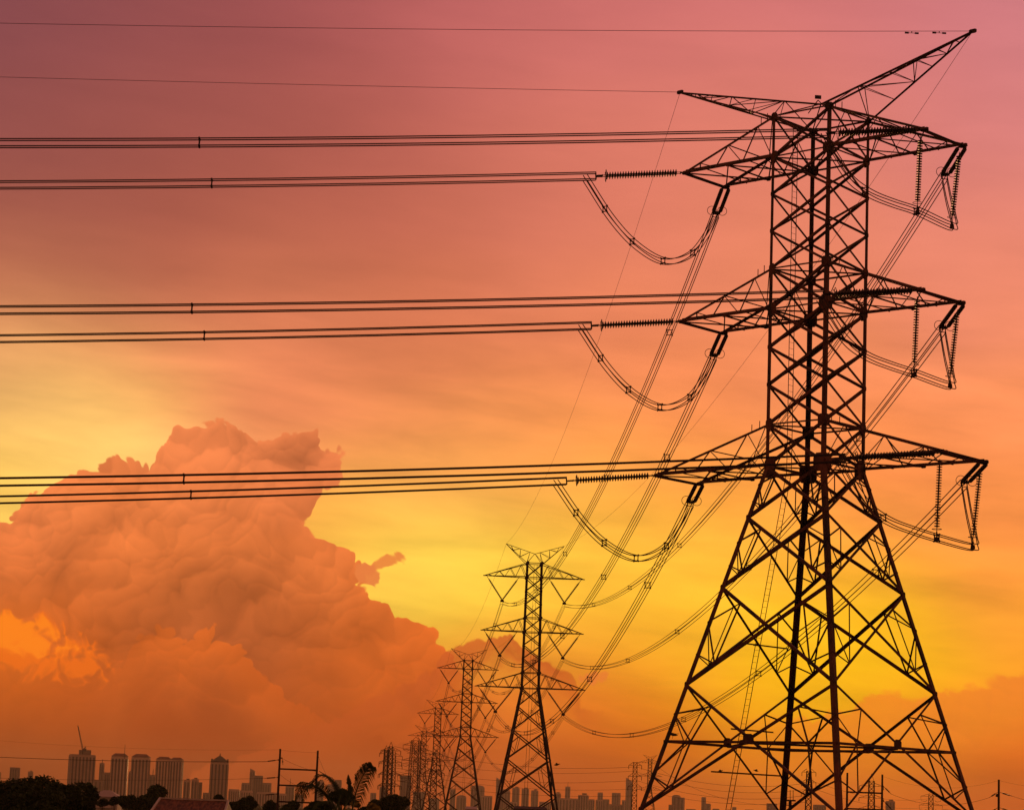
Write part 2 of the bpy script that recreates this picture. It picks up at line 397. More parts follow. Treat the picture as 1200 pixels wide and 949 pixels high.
def plate(bm, c, e1, e2, n, hw, hh, th=0.03, cut=0.35):
    """an eight-sided gusset plate"""
    c, e1, e2, n = Vector(c), Vector(e1).normalized(), Vector(e2).normalized(), Vector(n).normalized()
    o = [(-1, -1 + cut), (-1 + cut, -1), (1 - cut, -1), (1, -1 + cut), (1, 1 - cut), (1 - cut, 1), (-1 + cut, 1), (-1, 1 - cut)]
    A = [bm.verts.new(c + e1 * x * hw + e2 * y * hh - n * th / 2) for x, y in o]
    B = [bm.verts.new(v.co + n * th) for v in A]
    bm.faces.new(A[::-1]); bm.faces.new(B)
    for i in range(8): bm.faces.new((A[i], A[(i + 1) % 8], B[(i + 1) % 8], B[i]))

# ------------------------------------------------------------------ ground
bm = bmesh.new()
nx, ny = 40, 60
gx = [-6000 + 12000 * i / nx for i in range(nx + 1)]
gy = [-1500 + 11000 * (j / ny) ** 1.0 for j in range(ny + 1)]
gv = [[bm.verts.new((x, y, 0)) for x in gx] for y in gy]
for j in range(ny):
    for i in range(nx):
        bm.faces.new((gv[j][i], gv[j][i + 1], gv[j + 1][i + 1], gv[j + 1][i]))
g = wobj('ground', bm, GROUND); setp(g, kind='structure')
# ------------------------------------------------------------------ the near pylon
K = 0.75
D0 = 165.0
PX0 = 27.1432 * K
TH = 0.738385
UD = Vector((math.cos(TH), -math.sin(TH), 0))       # towards the right-hand arms (right, nearer)
VD = Vector((-math.sin(TH), -math.cos(TH), 0))      # towards the near-left side
ORG = Vector((PX0, D0, 0))
def W(u, v, h): return ORG + UD * u + VD * v + Vector((0, 0, h + EYE.z))
lv = {k: v * K for k, v in dict(t=63.535, b1=59.74, a=56.281, bb=52.858, t2=49.365, b2=45.651, c=42.2, d=38.79, t3=35.178, b3=31.44, l4=26.793, l5=20.52, l6=11.89, l7=6.888, l8=0.95).items()}
lv['l9'] = -EYE.z + 0.35
WB = 3.143 * K
def hw(h):
    return WB if h >= lv['b3'] else WB + 0.2415 * (lv['b3'] - h)
def corner(h, su, sv): w = hw(h); return W(su * w, sv * w, h)
CN = {'L': (-1, 1), 'F': (1, 1), 'R': (1, -1), 'B': (-1, -1)}
FACES = [('L', 'F', VD), ('F', 'R', UD), ('R', 'B', -VD), ('B', 'L', -UD)]

pylon = thing('transmission_tower', (ORG.x, ORG.y, 0), 'huge rust brown lattice tower in the right foreground with three pairs of crossarms', 'pylon', 'pylons of the high voltage line')
LS = 0.19
def leg_size(h): return 0.21 if h > lv['t2'] + .1 else (0.26 if h > lv['b3'] + .1 else 0.32)
seq = ['t', 'b1', 'a', 'bb', 't2', 'b2', 'c', 'd', 't3', 'b3', 'l4', 'l5', 'l6', 'l8', 'l9']
for cn, (su, sv) in CN.items():
    b = bmesh.new()
    for k0, k1 in zip(seq, seq[1:]):
        s = leg_size(lv[k0]); p, q = corner(lv[k0], su, sv), corner(lv[k1], su, sv)
        angle_bar(b, p, q, s, UD * -su, VD * -sv, s * 0.14)
        # splice plates and the little stubs where bracing bolts on
        if k1 not in ('l9',):
            c = corner(lv[k1], su, sv)
            hs = {'b1': .38, 't2': .34, 'b2': .46, 't3': .40, 'b3': .62}.get(k1, .17)
            for e, n, sg in ((UD * -su, VD * sv, 1), (VD * -sv, UD * su, 1)):
                plate(b, c + e * hs * 0.62 + n * 0.02, e, Vector((0, 0, 1)), n, hs * 0.72, hs, 0.03, 0.5)
    c = corner(lv['t'], su, sv)
    for e, n in ((UD * -su, VD * sv), (VD * -sv, UD * su)):
        plate(b, c + e * .15 + n * 0.02, e, Vector((0, 0, 1)), n, .24, .24, 0.03, 0.5)
    # step bolts
    if cn in ('L', 'F'):
        z = -EYE.z + 3
        while z < lv['t'] - 1:
            c = corner(z, su, sv); out = (UD * su + VD * sv).normalized()
            z += 0.9
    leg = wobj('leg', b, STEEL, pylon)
    fb = bmesh.new()
    c = corner(-EYE.z + .35, su, sv)
    tube(fb, [Vector((c.x, c.y, -0.3)), Vector((c.x, c.y, 0.3)), Vector((c.x, c.y, 0.5))], [.75, .6, .45], 12)
    wobj('footing', fb, mat('concrete', (0.3, 0.28, 0.25), .9) if 'concrete' not in bpy.data.materials else bpy.data.materials['concrete'], pylon)

for a, b_, n in FACES:
    bm = bmesh.new()
    A = lambda k: corner(lv[k], *CN[a]); B = lambda k: corner(lv[k], *CN[b_])
    sl = 0.2415
    for k0, k1 in zip(seq, seq[1:]):
        if k0 in ('l6', 'l8'): continue
        big = lv[k0] <= lv['b3'] + .01
        s = 0.20 if big else (0.185 if lv[k0] <= lv['t2'] else 0.155)
        brace(bm, A(k0), B(k1), s, n, 0.015)
        brace(bm, B(k0), A(k1), s, n, -0.035)
    for k in ('t', 'b1', 't2', 'b2', 't3', 'b3'):
        brace(bm, A(k), B(k), 0.11 if k != 'b3' else 0.16, n, 0.0)
        # cross members of the box at each arm
    # redundant bracing in the spread legs
    for k0, k1 in (('b3', 'l4'), ('l4', 'l5'), ('l5', 'l6')):
        w0, w1 = hw(lv[k0]), hw(lv[k1]); tc_ = w0 / (w0 + w1)
        for P, Q in ((A, B), (B, A)):
            p0, p1, q0, q1 = P(k0), P(k1), Q(k0), Q(k1)
            X = p0.lerp(q1, tc_)
            l1, l2 = p0.lerp(p1, .36), p0.lerp(p1, .69)
            up = p0.lerp(X, .42); dn = p1.lerp(X, .36)
            for s_, e_ in ((l1, up), (l1, dn), (up, dn), (l2, dn)):
                brace(bm, s_, e_, 0.085, n, 0.03)
        # small struts in the lower triangle of the X
        X = A(k0).lerp(B(k1), tc_)
        m0 = A(k1).lerp(X, .55); m1 = B(k1).lerp(X, .55)
    # bottom K panel with the ring beam
    n7a, n7b = A('l7'), B('l7'); mid = n7a.lerp(n7b, 0.5)
    na = n7a.lerp(n7b, 0.5); 
    brace(bm, A('l6'), B('l8'), 0.16, n, .015); brace(bm, B('l6'), A('l8'), 0.16, n, -.035)
    brace(bm, A('l8'), B('l9'), 0.16, n, .015); brace(bm, B('l8'), A('l9'), 0.16, n, -.035)
    brace(bm, n7a, n7b, 0.17, n, 0.05)
    w0, w1 = hw(lv['l6']), hw(lv['l8']); X = A('l6').lerp(B('l8'), w0 / (w0 + w1))
    plate(bm, X + n * .03, (B('l7') - A('l7')).normalized(), Vector((0, 0, 1)), n, .42, .30, .03, .5)
    for P, Q in ((A, B), (B, A)):
        p6, p7, p8 = P('l6'), P('l7'), P('l8')
        up = p6.lerp(X, .42); dn = p8.lerp(X, .30); hmid = p7.lerp(Q('l7'), .16); l1 = p6.lerp(p7, .52); l2 = p7.lerp(p8, .5)
        for s_, e_ in ((l1, up), (l1, hmid), (up, hmid), (l2, hmid), (l2, dn), (hmid, dn)):
            brace(bm, s_, e_, 0.09, n, 0.03)
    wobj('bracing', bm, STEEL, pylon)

# diaphragms (plan bracing inside the shaft)
for k in ('t', 'b1', 't2', 'b2', 't3', 'b3'):
    bm = bmesh.new()
    L_, F_, R_, B_ = (corner(lv[k], *CN[c]) for c in 'LFRB')
    brace(bm, L_, R_, .09, (0, 0, 1)); brace(bm, F_, B_, .09, (0, 0, 1), -.05)
    wobj('diaphragm', bm, STEEL, pylon)
bm = bmesh.new()
mids = []
for a, b_, n in FACES:
    mids.append(corner(lv['l7'], *CN[a]).lerp(corner(lv['l7'], *CN[b_]), .5))
for i in range(4): brace(bm, mids[i], mids[(i + 1) % 4], .13, (0, 0, 1))
wobj('diaphragm', bm, STEEL, pylon)

# six crossarms
ARMS = [('t', 'b1', 13.066 * K, 3.13 * K, 59.718 * K), ('t2', 'b2', 12.969 * K, 3.2 * K, 45.561 * K), ('t3', 'b3', 15.372 * K, 3.2 * K, 31.382 * K)]
TIP = {}
for ai, (kt, kb, au, aw, ah) in enumerate(ARMS):
    for su, side in ((-1, 'l'), (1, 'r')):
        bm = bmesh.new()
        tA, tB = W(su * au, aw, ah), W(su * au, -aw, ah)
        TIP[ai, side, 'A'], TIP[ai, side, 'B'] = tA, tB
        up = Vector((0, 0, 1)); out = UD * su
        for sv, tip in ((1, tA), (-1, tB)):
            rt, rb = corner(lv[kt], su, sv), corner(lv[kb], su, sv)
            n = VD * sv
            angle_bar(bm, rt, tip + up * .12, .16, -n, -up)
            angle_bar(bm, rb, tip, .21, -n, up)
            T = [(.83, 1.), (.49, .66), (.17, .35)]
            prev = rb
            tn = [rt.lerp(tip, 1 - f) for f in (.83, .49, .17)]
            bn = [rb.lerp(tip, 1 - f) for f in (.66, .35, .17)]
            chain = [rb, tn[0], bn[0], tn[1], bn[1], tn[2], bn[2]]
            for p, q in zip(chain, chain[1:]): brace(bm, p, q, .065, n)
            m = rb.lerp(tip, .5); plate(bm, m + n * .02, out, up, n, .18, .12)
        m1 = corner(lv[kb], su, 1).lerp(tA, .5); m2 = corner(lv[kb], su, -1).lerp(tB, .5)
        rb1, rb2 = corner(lv[kb], su, 1), corner(lv[kb], su, -1)
        brace(bm, tA, tB, .16, up); brace(bm, m1, m2, .09, up)
        for p, q in ((tA, m2), (tB, m1), (m1, rb2), (m2, rb1)): brace(bm, p, q, .085, up)
        for f in (.25, .75):
            brace(bm, rb1.lerp(tA, f), rb2.lerp(tB, f), .06, up)
        # top panel zigzag
        r1, r2 = corner(lv[kt], su, 1), corner(lv[kt], su, -1)
        brace(bm, r1.lerp(tA, .5), r2.lerp(tB, .5), .065, up)
        brace(bm, r1, r2.lerp(tB, .5), .065, up)
        for tp in (tA, tB): plate(bm, tp, out, up, VD, .30, .14, .05); plate(bm, tp - up * .02, out, VD, up, .26, .2, .04)
        for j in (0, 1):   # anti-climb studs on the upper chord
            q = r1.lerp(tA, .06 + .07 * j); tube(bm, [q, q + up * .45], .03, 5)
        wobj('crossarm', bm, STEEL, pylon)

# earth-wire peaks
apex = W(0, 0, lv['t'] + 1.05)
PK = {}
ph = 68.671 * K; pu = 16.139 * K; pv = .42 * K
for su, side in ((-1, 'l'), (1, 'r')):
    bm = bmesh.new(); tip = W(su * pu, pv, ph); PK[side] = tip
    a, b_ = corner(lv['t'], su, 1), corner(lv['t'], su, -1)
    chords = (apex, a, b_)
    for c, s in zip(chords, (.11, .10, .10)): angle_bar(bm, c, tip, s, (0, 0, -1), VD)
    fr = [0, .25, .45, .62, .76, .88]
    for i in range(len(fr) - 1):
        for p, q in ((apex, a), (apex, b_), (a, b_)):
            P0, Q0 = p.lerp(tip, fr[i]), q.lerp(tip, fr[i]); P1, Q1 = p.lerp(tip, fr[i + 1]), q.lerp(tip, fr[i + 1])
            brace(bm, P1, Q1, .05, UD)
            brace(bm, (P0 if i % 2 else Q0), (Q1 if i % 2 else P1), .05, UD)
    plate(bm, tip, UD, Vector((0, 0, 1)), VD, .28, .14, .06)
    wobj('earth_wire_peak', bm, STEEL, pylon)
bm = bmesh.new()
for c in 'LFRB': brace(bm, apex, corner(lv['t'], *CN[c]), .08, UD)
c0 = W(-.3, 0, lv['t'] + 1.35)
for dx_ in (-.5, .5):
    tube(bm, [W(dx_ * 1.6 - .3, 0, lv['t'] + .55), c0], .035, 5)
wobj('top_frame', bm, STEEL, pylon)
bm = bmesh.new()
plate(bm, c0 + Vector((0, 0, .22)), (1, .1, 0), (0, 0, 1), (-.1, 1, 0), .22, .13, .04, .1)
wobj('sign_plate', bm, STEELD, pylon)

# ladder on the far-left face
bm = bmesh.new()
lad = ['t', 'b3', 'l9']
def lp(h): return corner(h, *CN['L']).lerp(corner(h, *CN['B']), .62) - UD * .18
e_l = VD
for k0, k1 in (('t', 'b3'), ('b3', 'l9')):
    p, q = lp(lv[k0]), lp(lv[k1])
    for s in (-.27, .27):
        tube(bm, [p + e_l * s, q + e_l * s], .032, 4)
    n_ = int((q - p).length / .42)
    for i in range(n_):
        c = p.lerp(q, i / n_); tube(bm, [c + e_l * -.27, c + e_l * .27], .014, 4)
ladder = wobj('ladder', bm, STEELD, pylon)
for h, f0, f1 in ((lv['l5'] - 3.4, .46, .93), (lv['l7'] + 1.15, .50, .87), (lv['l7'] - 1.75, .42, .97)):
    bm = bmesh.new()
    p = corner(h, *CN['L']).lerp(corner(h, *CN['B']), f0); q = corner(h, *CN['L']).lerp(corner(h, *CN['B']), f1)
    brace(bm, p, q, .10, -UD)
    c = lp(h); box(bm, c + Vector((0, 0, .0)), .45, .45, .06, TH)
    wobj('rest_platform', bm, STEEL, pylon)

# ------------------------------------------------------------------ insulators
def disc_string(bm, p, q, rad=.195, n=27, seg=10):
    """a cap-and-pin string: one lathe from p to q"""
    p, q = Vector(p), Vector(q); a = (q - p).normalized(); L = (q - p).length
    e = a.orthogonal().normalized(); f = a.cross(e)
    prof = [(0, .025), (.25, .025)]
    pit = (L - .5) / n
    for i in range(n):
        z = .25 + i * pit
        prof += [(z + pit * .18, .045), (z + pit * .40, rad), (z + pit * .58, rad), (z + pit * .76, .05)]
    prof += [(L - .25, .025), (L, .025)]
    rings = [[bm.verts.new(p + a * z + (e * math.cos(2 * math.pi * k / seg) + f * math.sin(2 * math.pi * k / seg)) * r) for k in range(seg)] for z, r in prof]
    for A_, B_ in zip(rings, rings[1:]):
        for k in range(seg):
            l = (k + 1) % seg; bm.faces.new((A_[k], A_[l], B_[l], B_[k]))
    bm.faces.new(rings[0][::-1]); bm.faces.new(rings[-1])
def ring(bm, c, axis, r, t=.022, seg=20):
    a = Vector(axis).normalized(); e = a.orthogonal().normalized(); f = a.cross(e)
    tube(bm, [Vector(c) + (e * math.cos(2 * math.pi * k / seg) + f * math.sin(2 * math.pi * k / seg)) * r for k in range(seg)], t, 5, True)

LEVEL = ('top', 'middle', 'lowest')
UPV = Vector((0, 0, 1))
def dead_end(tip, dirv, label, group, twin=.44, L=5.5, rad=.21):
    """twin strings from an arm tip to the yoke that takes the bundle; returns the yoke point"""
    d = Vector(dirv).normalized(); side = d.cross(UPV).normalized()
    root = thing('dead_end_insulator', tip, label, 'insulator', group)
    s0 = tip + d * .35; s1 = s0 + d * L; end = s1 + d * .45
    for sg in (-1, 1):
        b = bmesh.new(); disc_string(b, s0 + side * sg * twin / 2, s1 + side * sg * twin / 2, rad)
        st = wobj('insulator_string', b, DISC, root)
    b = bmesh.new()
    tube(b, [tip - d * .05, s0], .05, 6)
    tube(b, [s0 - side * twin * .6, s0 + side * twin * .6], .05, 6)
    wobj('shackle', b, STEELD, root)
    b = bmesh.new()
    tube(b, [s1 - side * twin * .6, s1 + side * twin * .6], .05, 6)
    e2 = side.cross(d)
    plate(b, s1 + d * .2, d, side, e2, .22, .3, .04, .3)
    for a_ in (-1, 1):
        tube(b, [end + (side * .2) * a_ - e2 * .24, end + side * .2 * a_ + e2 * .24], .035, 5)
    tube(b, [end - side * .22 + e2 * .22, end + side * .22 + e2 * .22], .03, 5); tube(b, [end - side * .22 - e2 * .22, end + side * .22 - e2 * .22], .03, 5)
    tube(b, [s1, end], .05, 6)
    wobj('yoke', b, STEELD, root)
    for sg in (-1, 1):
        b = bmesh.new(); c = s1 - d * .25 + side * sg * twin * .75
        ring(b, c, d, .34)
        tube(b, [s1 - d * .25 + side * sg * twin * .3, c + side * sg * -.30], .02, 4)
        wobj('corona_ring', b, STEELD, root)
    return end

def bundle_offsets(d, r=.235):
    side = Vector((d.x, d.y, 0)).cross(UPV).normalized()
    return [side * r * a + UPV * r * b for a, b in ((-1, -1), (1, -1), (1, 1), (-1, 1))]
def spacer_mesh(c, offs):
    b = bmesh.new()
    for i in range(4): tube(b, [c + offs[i] * .9, c + offs[(i + 1) % 4] * .9], .038, 5)
    for i in range(4): tube(b, [c + offs[i] * .7, c + offs[i] * 1.22], .06, 6)
    return b
def bundle(name, pts, label, cat, group, radius, spacers, offs, taper_ends=False):
    """four sub-conductors kept apart by spacers; pts is the centre line"""
    mid = pts[len(pts) // 2]
    root = thing(name, mid, label, cat, group)
    for o in offs:
        b = bmesh.new(); tube(b, [p + o for p in pts], radius, 5)
        wobj('conductor', b, WIRE, root)
    acc = [0.0]
    for p, q in zip(pts, pts[1:]): acc.append(acc[-1] + (q - p).length)
    for s in spacers:
        for i in range(len(pts) - 1):
            if acc[i] <= s <= acc[i + 1]:
                c = pts[i].lerp(pts[i + 1], (s - acc[i]) / (acc[i + 1] - acc[i]))
                wobj('spacer', spacer_mesh(c, offs), STEELD, root); break
    return root

# line 2 runs off to the left of the picture, line 1 runs away to the far pylons
D2 = Vector((math.cos(R(182.0)), math.sin(R(182.0)), 0))
def fit_wire(P0, px, py, span=300.0):
    """slope of a span starting at P0 in direction D2 that passes the sight line (px,py)"""
    r = ray(px, py)
    # solve P0 + D2*s = EYE + r*t in plan
    det = D2.x * (-r.y) - D2.y * (-r.x)
    bx, by = EYE.x - P0.x, EYE.y - P0.y
    s = (bx * (-r.y) - by * (-r.x)) / det
    t = (D2.x * by - D2.y * bx) / det
    z = EYE.z + r.z * t
    drop = P0.z - z
    # drop = a s - a/span s^2
    return drop / (s - s * s / span)
def span_pts(P0, a, span=300.0, n=40, reach=1.0):
    out = []
    for i in range(n + 1):
        s = span * reach * i / n
        out.append(P0 + D2 * s - UPV * (a * s - a / span * s * s))
    return out
def sag_pts(P, Q, sag, n=36):
    return [P.lerp(Q, i / n) - UPV * (4 * sag * (i / n) * (1 - i / n)) for i in range(n + 1)]
# ------------------------------------------------------------------ far suspension pylons
T_POS = [(5.4, 471.8), (-10.6, 781.9), (-28.4, 1147.2), (-44.6, 1489.9), (-60.0, 1830.0)]
def suspension_tower(loc, label):
    """built in its own coordinates, arms along x"""
    root = thing('transmission_tower', loc, label, 'pylon', 'pylons of the high voltage line')
    H = EYE.z
    zt, z1, z1t, z2t, z2, z3t, z3 = H + 47.2, H + 44.5, H + 47.2, H + 36.9, H + 34.2, H + 26.6, H + 23.7
    zs = [H + 47.2, H + 44.5, H + 41.9, H + 39.4, H + 36.9, H + 34.2, H + 31.7, H + 29.2, H + 26.6, H + 23.7, H + 20.2, H + 15.8, H + 10.4, H + 3.6, H - 5.0, 0.2]
    def w(z): return 1.5 + (zt - z) * .010 if z >= z3 else 1.735 + (z3 - z) * .176
    def c(z, sx, sy): return Vector((sx * w(z), sy * w(z), z))
    for sx in (-1, 1):
        for sy in (-1, 1):
            b = bmesh.new()
            angle_bar(b, c(zs[0], sx, sy), c(z3, sx, sy), .29, (-sx, 0, 0), (0, -sy, 0), .04)
            angle_bar(b, c(z3, sx, sy), c(0.2, sx, sy), .37, (-sx, 0, 0), (0, -sy, 0), .05)
            for z in (z1t, z1, z2t, z2, z3t, z3):
                plate(b, c(z, sx, sy) + Vector((-sx * .15, sy * .03, 0)), (1, 0, 0), (0, 0, 1), (0, 1, 0), .3, .3, .04, .5)
            lobj('leg', b, STEELD, root)
    for n, a, b_ in (((0, -1, 0), (-1, -1), (1, -1)), ((0, 1, 0), (-1, 1), (1, 1)), ((1, 0, 0), (1, -1), (1, 1)), ((-1, 0, 0), (-1, -1), (-1, 1))):
        b = bmesh.new()
        for z0, za in zip(zs, zs[1:]):
            s = .18 if z0 > z3 + .1 else .22
            brace(b, c(z0, *a), c(za, *b_), s, n, .02); brace(b, c(z0, *b_), c(za, *a), s, n, -.04)
            if z0 < z3 + .1 and z0 > 6:
                X = c(z0, *a).lerp(c(za, *b_), w(z0) / (w(z0) + w(za)))
                for P in (a, b_):
                    p0, p1 = c(z0, *P), c(za, *P)
                    l1 = p0.lerp(p1, .5); up = p0.lerp(X, .45); dn = p1.lerp(X, .42)
                    for s_, e_ in ((l1, up), (l1, dn), (up, dn)): brace(b, s_, e_, .09, n)
        for z in (z1t, z1, z2t, z2, z3t, z3): brace(b, c(z, *a), c(z, *b_), .14, n)
        lobj('bracing', b, STEELD, root)
    for zb, zt_, hw_ in ((z1, z1t, 9.65), (z2, z2t, 9.75), (z3, z3t, 10.45)):
        for sx in (-1, 1):
            b = bmesh.new(); tip = Vector((sx * hw_, 0, zb))
            for sy in (-1, 1):
                rt, rb = c(zt_, sx, sy), c(zb, sx, sy)
                angle_bar(b, rt, tip + Vector((0, 0, .1)), .13, (0, -sy, 0), (0, 0, -1))
                angle_bar(b, rb, tip, .16, (0, -sy, 0), (0, 0, 1))
                ch = [rb]
                for i in range(1, 8): ch.append((rt if i % 2 else rb).lerp(tip, i / 8))
                for p, q in zip(ch, ch[1:]): brace(b, p, q, .085, (0, sy, 0))
            for i in range(1, 6): brace(b, c(zb, sx, -1).lerp(tip, i / 6), c(zb, sx, 1).lerp(tip, i / 6), .07, (0, 0, 1))
            lobj('crossarm', b, STEELD, root)
    ap = Vector((0, 0, zt + 1.9))
    for sx in (-1, 1):
        b = bmesh.new(); tip = Vector((sx * 5.5, 0, zt + 3.6))
        for p, s in ((ap, .11), (c(zt, sx, 1), .12), (c(zt, sx, -1), .12)): angle_bar(b, p, tip, s, (0, 0, -1), (0, 1, 0))
        for sy in (-1, 1):
            rb = c(zt, sx, sy); ch = [rb]
            for i in range(1, 6): ch.append((ap if i % 2 else rb).lerp(tip, i / 6))
            for p, q in zip(ch, ch[1:]): brace(b, p, q, .075, (0, sy, 0))
        for sy in (-1, 1): brace(b, ap, c(zt, sx, sy), .09, (0, 1, 0))
        lobj('earth_wire_peak', b, STEELD, root)
    b = bmesh.new()
    for s in (-.28, .28): tube(b, [Vector((s + .3, w(z) * .9, z)) for z in (zt, z3)] + [Vector((s + .1, w(1) * .9, 1))], .04, 4)
    lobj('ladder', b, STEELD, root)
    return root
def rot_xy(v, a): return Vector((v.x * math.cos(a) - v.y * math.sin(a), v.x * math.sin(a) + v.y * math.cos(a), v.z))

LINE_RZ = math.atan2(-(T_POS[1][0] - T_POS[0][0]), T_POS[1][1] - T_POS[0][1])
T_LABEL = ['second lattice pylon of the line, the full sized one standing left of the foreground tower',
           'third lattice pylon of the line, mid sized, just left of and behind the second one',
           'fourth lattice pylon of the line, small, overlapping the legs of the third one',
           'fifth lattice pylon of the line, tiny and hazy behind the fourth one',
           'farthest hazy lattice pylon of the line in the cluster above the dark round tree']
towers = []
t2 = suspension_tower((T_POS[0][0], T_POS[0][1], 0), T_LABEL[0]); t2.rotation_euler[2] = LINE_RZ
towers.append(t2)
bpy.context.view_layer.update()
for i in range(1, 5):
    o = copy_tree(t2); o.location = (T_POS[i][0], T_POS[i][1], 0); o['label'] = T_LABEL[i]
    towers.append(o)

# V-strings
VX = [(-6.05, 5.35), (-6.4, 5.0), (-7.7, 5.1)]
VZ = [44.5, 34.2, 23.7]
HALF = [9.65, 9.75, 10.45]
VDROP = 4.45
vbot = {}
ORD = ['second', 'third', 'fourth', 'fifth', 'farthest']
for ti in range(5):
    for ai in range(3):
        for si, side in enumerate(('left', 'right')):
            sx = -1 if si == 0 else 1
            xb = sx * (HALF[ai] * .61)
            loc = Vector((T_POS[ti][0], T_POS[ti][1], 0)); hz = EYE.z + VZ[ai]
            def P(x, z): return loc + rot_xy(Vector((x, 0, z)), LINE_RZ)
            bot = P(xb, hz - VDROP); vbot[ti, ai, si] = bot - UPV * .45
            if ti > 2: continue
            root = thing('v_string_insulator', bot, 'V shaped insulator pair under the %s %s crossarm of the %s pylon of the line' % (LEVEL[ai], side, ORD[ti]), 'insulator', 'V string insulators of the far pylons')
            for xe in (sx * (HALF[ai] - .7), sx * (xb * sx - (HALF[ai] - .7 - xb * sx))):
                top = P(xe, hz); b = bmesh.new()
                q = top.lerp(bot, .12); tube(b, [top, q], .06, 4); tube(b, [q, bot], .10 if ti == 0 else .13, 5); disc_string(b, q, bot, .22, 22 if ti == 0 else 8, 6)
                wobj('insulator_string', b, DISC, root)
            b = bmesh.new(); tube(b, [bot, bot - UPV * .3], .07, 5)
            dl = Vector((-math.sin(LINE_RZ), math.cos(LINE_RZ), 0))
            plate(b, bot - UPV * .15, rot_xy(Vector((1, 0, 0)), LINE_RZ), UPV, dl, .35, .22, .06)
            wobj('clamp', b, STEELD, root)

# ------------------------------------------------------------------ dead ends, jumpers and spans of the near pylon
SIDE_WORD = {'l': 'left', 'r': 'right'}
TGT = {(0, 'r'): 168, (0, 'l'): 217, (1, 'r'): 363.5, (1, 'l'): 397, (2, 'r'): 564.6, (2, 'l'): 585.5}
SPX = {(0, 'r'): 232, (0, 'l'): 247, (1, 'r'): 223, (1, 'l'): 238, (2, 'r'): 213, (2, 'l'): 222}
def s_at(P0, px, py):
    r = ray(px, py); det = D2.x * (-r.y) - D2.y * (-r.x)
    return ((EYE.x - P0.x) * (-r.y) - (EYE.y - P0.y) * (-r.x)) / det
for ai in range(3):
    for side in 'lr':
        A_, B_ = TIP[ai, side, 'A'], TIP[ai, side, 'B']
        lev, sw = LEVEL[ai], SIDE_WORD[side]
        a0 = fit_wire(A_ + D2 * 6, 0, TGT[ai, side])
        d2 = (D2 - UPV * a0).normalized()
        E2 = dead_end(A_, d2, 'long ribbed insulator pulling left from the %s %s crossarm of the big tower' % (lev, sw), 'dead end insulators of the big tower')
        a = fit_wire(E2, 0, TGT[ai, side])
        pts = span_pts(E2, a)
        s1 = s_at(E2, SPX[ai, side], TGT[ai, side])
        offs2 = bundle_offsets(D2)
        bundle('conductor_bundle', pts, 'bundled power conductors running off to the left from the %s %s crossarm' % (lev, sw), 'power line', 'conductor bundles of the big tower', .042, [s1, s1 + 55, s1 + 110, s1 + 165], offs2)
        # away to the second pylon
        si = 0 if side == 'l' else 1
        Q = vbot[0, ai, si]
        sag = 9.0
        flat = Q - B_; L = Vector((flat.x, flat.y, 0)).length
        d1 = (flat / L - UPV * (4 * sag / L)).normalized()
        E1 = dead_end(B_, d1, 'pair of dark insulators slanting down from the %s %s crossarm towards the far pylons' % (lev, sw), 'dead end insulators of the big tower', L=4.6, twin=.50, rad=.145)
        pts = sag_pts(E1, Q, sag)
        offs1 = bundle_offsets(Q - E1)
        bundle('conductor_bundle', pts, 'bundled conductors from the %s %s crossarm of the big tower to the second pylon' % (lev, sw), 'power line', 'conductor bundles to the far pylons', .034, [28 + 55 * k for k in range(5)], offs1)
        # jumper loop
        def cat(P, n=9):
            out = []; P = [P[0] * 2 - P[1]] + P + [P[-1] * 2 - P[-2]]
            for i in range(1, len(P) - 2):
                p0, p1, p2, p3 = P[i - 1:i + 3]
                for k in range(n):
                    t = k / n
                    out.append(.5 * ((2 * p1) + (p2 - p0) * t + (2 * p0 - 5 * p1 + 4 * p2 - p3) * t * t + (3 * p1 - p0 - 3 * p2 + p3) * t ** 3))
            out.append(P[-2]); return out
        if side == 'l':
            ctl = [E2 + D2 * .75 - UPV * .15]
            chord = E1 - E2 - D2 * .5
            for t, dz_ in ((.18, 2.55), (.38, 4.0), (.60, 4.55), (.80, 3.55), (.93, 1.7)):
                ctl.append(E2 + D2 * .5 + chord * t - UPV * dz_)
            ctl.append(E1 - UPV * .1)
            pts = cat(ctl)
        else:
            VL = 4.5
            va, vb = A_ + UD * -.3 - UPV * .4, B_ + UD * -.3 - UPV * .4
            la, lb = va - UPV * (VL + .5) + D2 * .15, vb - UPV * (VL + .5) + D2 * .45
            for tp, bt, wd in ((va, la, 'near'), (vb, lb, 'outer')):
                root = thing('jumper_insulator', tp, '%s hanging insulator string holding the jumper under the %s right crossarm' % (wd, lev), 'insulator', 'hanging jumper insulators')
                b = bmesh.new(); disc_string(b, tp, bt + UPV * .4, .19, 24)
                wobj('insulator_string', b, DISC, root)
                b = bmesh.new(); ring(b, bt + UPV * .55, UPV, .3, .02); tube(b, [bt + UPV * .4, bt - UPV * .25], .045, 5)
                tube(b, [bt + UPV * .05, bt - UPV * .22], [.13, .16], 8)
                wobj('jumper_weight', b, STEELD, root)
            ctl = [E2 + D2 * .3 - UPV * .2] + [E2.lerp(la, t) - UPV * z for t, z in ((.12, 1.3), (.28, 1.75), (.5, 1.5), (.75, .8))] + [la, lb - UPV * .1, lb + UD * .12 + UPV * .35, lb.lerp(E1, .5) + UD * .05, E1 - UPV * .1]
            pts = cat(ctl)
        dj = E1 - E2; offj = [o * .85 for o in bundle_offsets(dj)]
        tot = sum((q - p).length for p, q in zip(pts, pts[1:]))
        bundle('jumper_loop', pts, ('drooping jumper loop below the %s left crossarm of the big tower' if side == 'l' else 'jumper cable slung behind the shaft under the %s right crossarm') % lev, 'jumper cable', 'jumper cables', .034, [tot * f for f in ((.16, .36, .56, .76) if side == 'l' else (.22, .4))], offj)

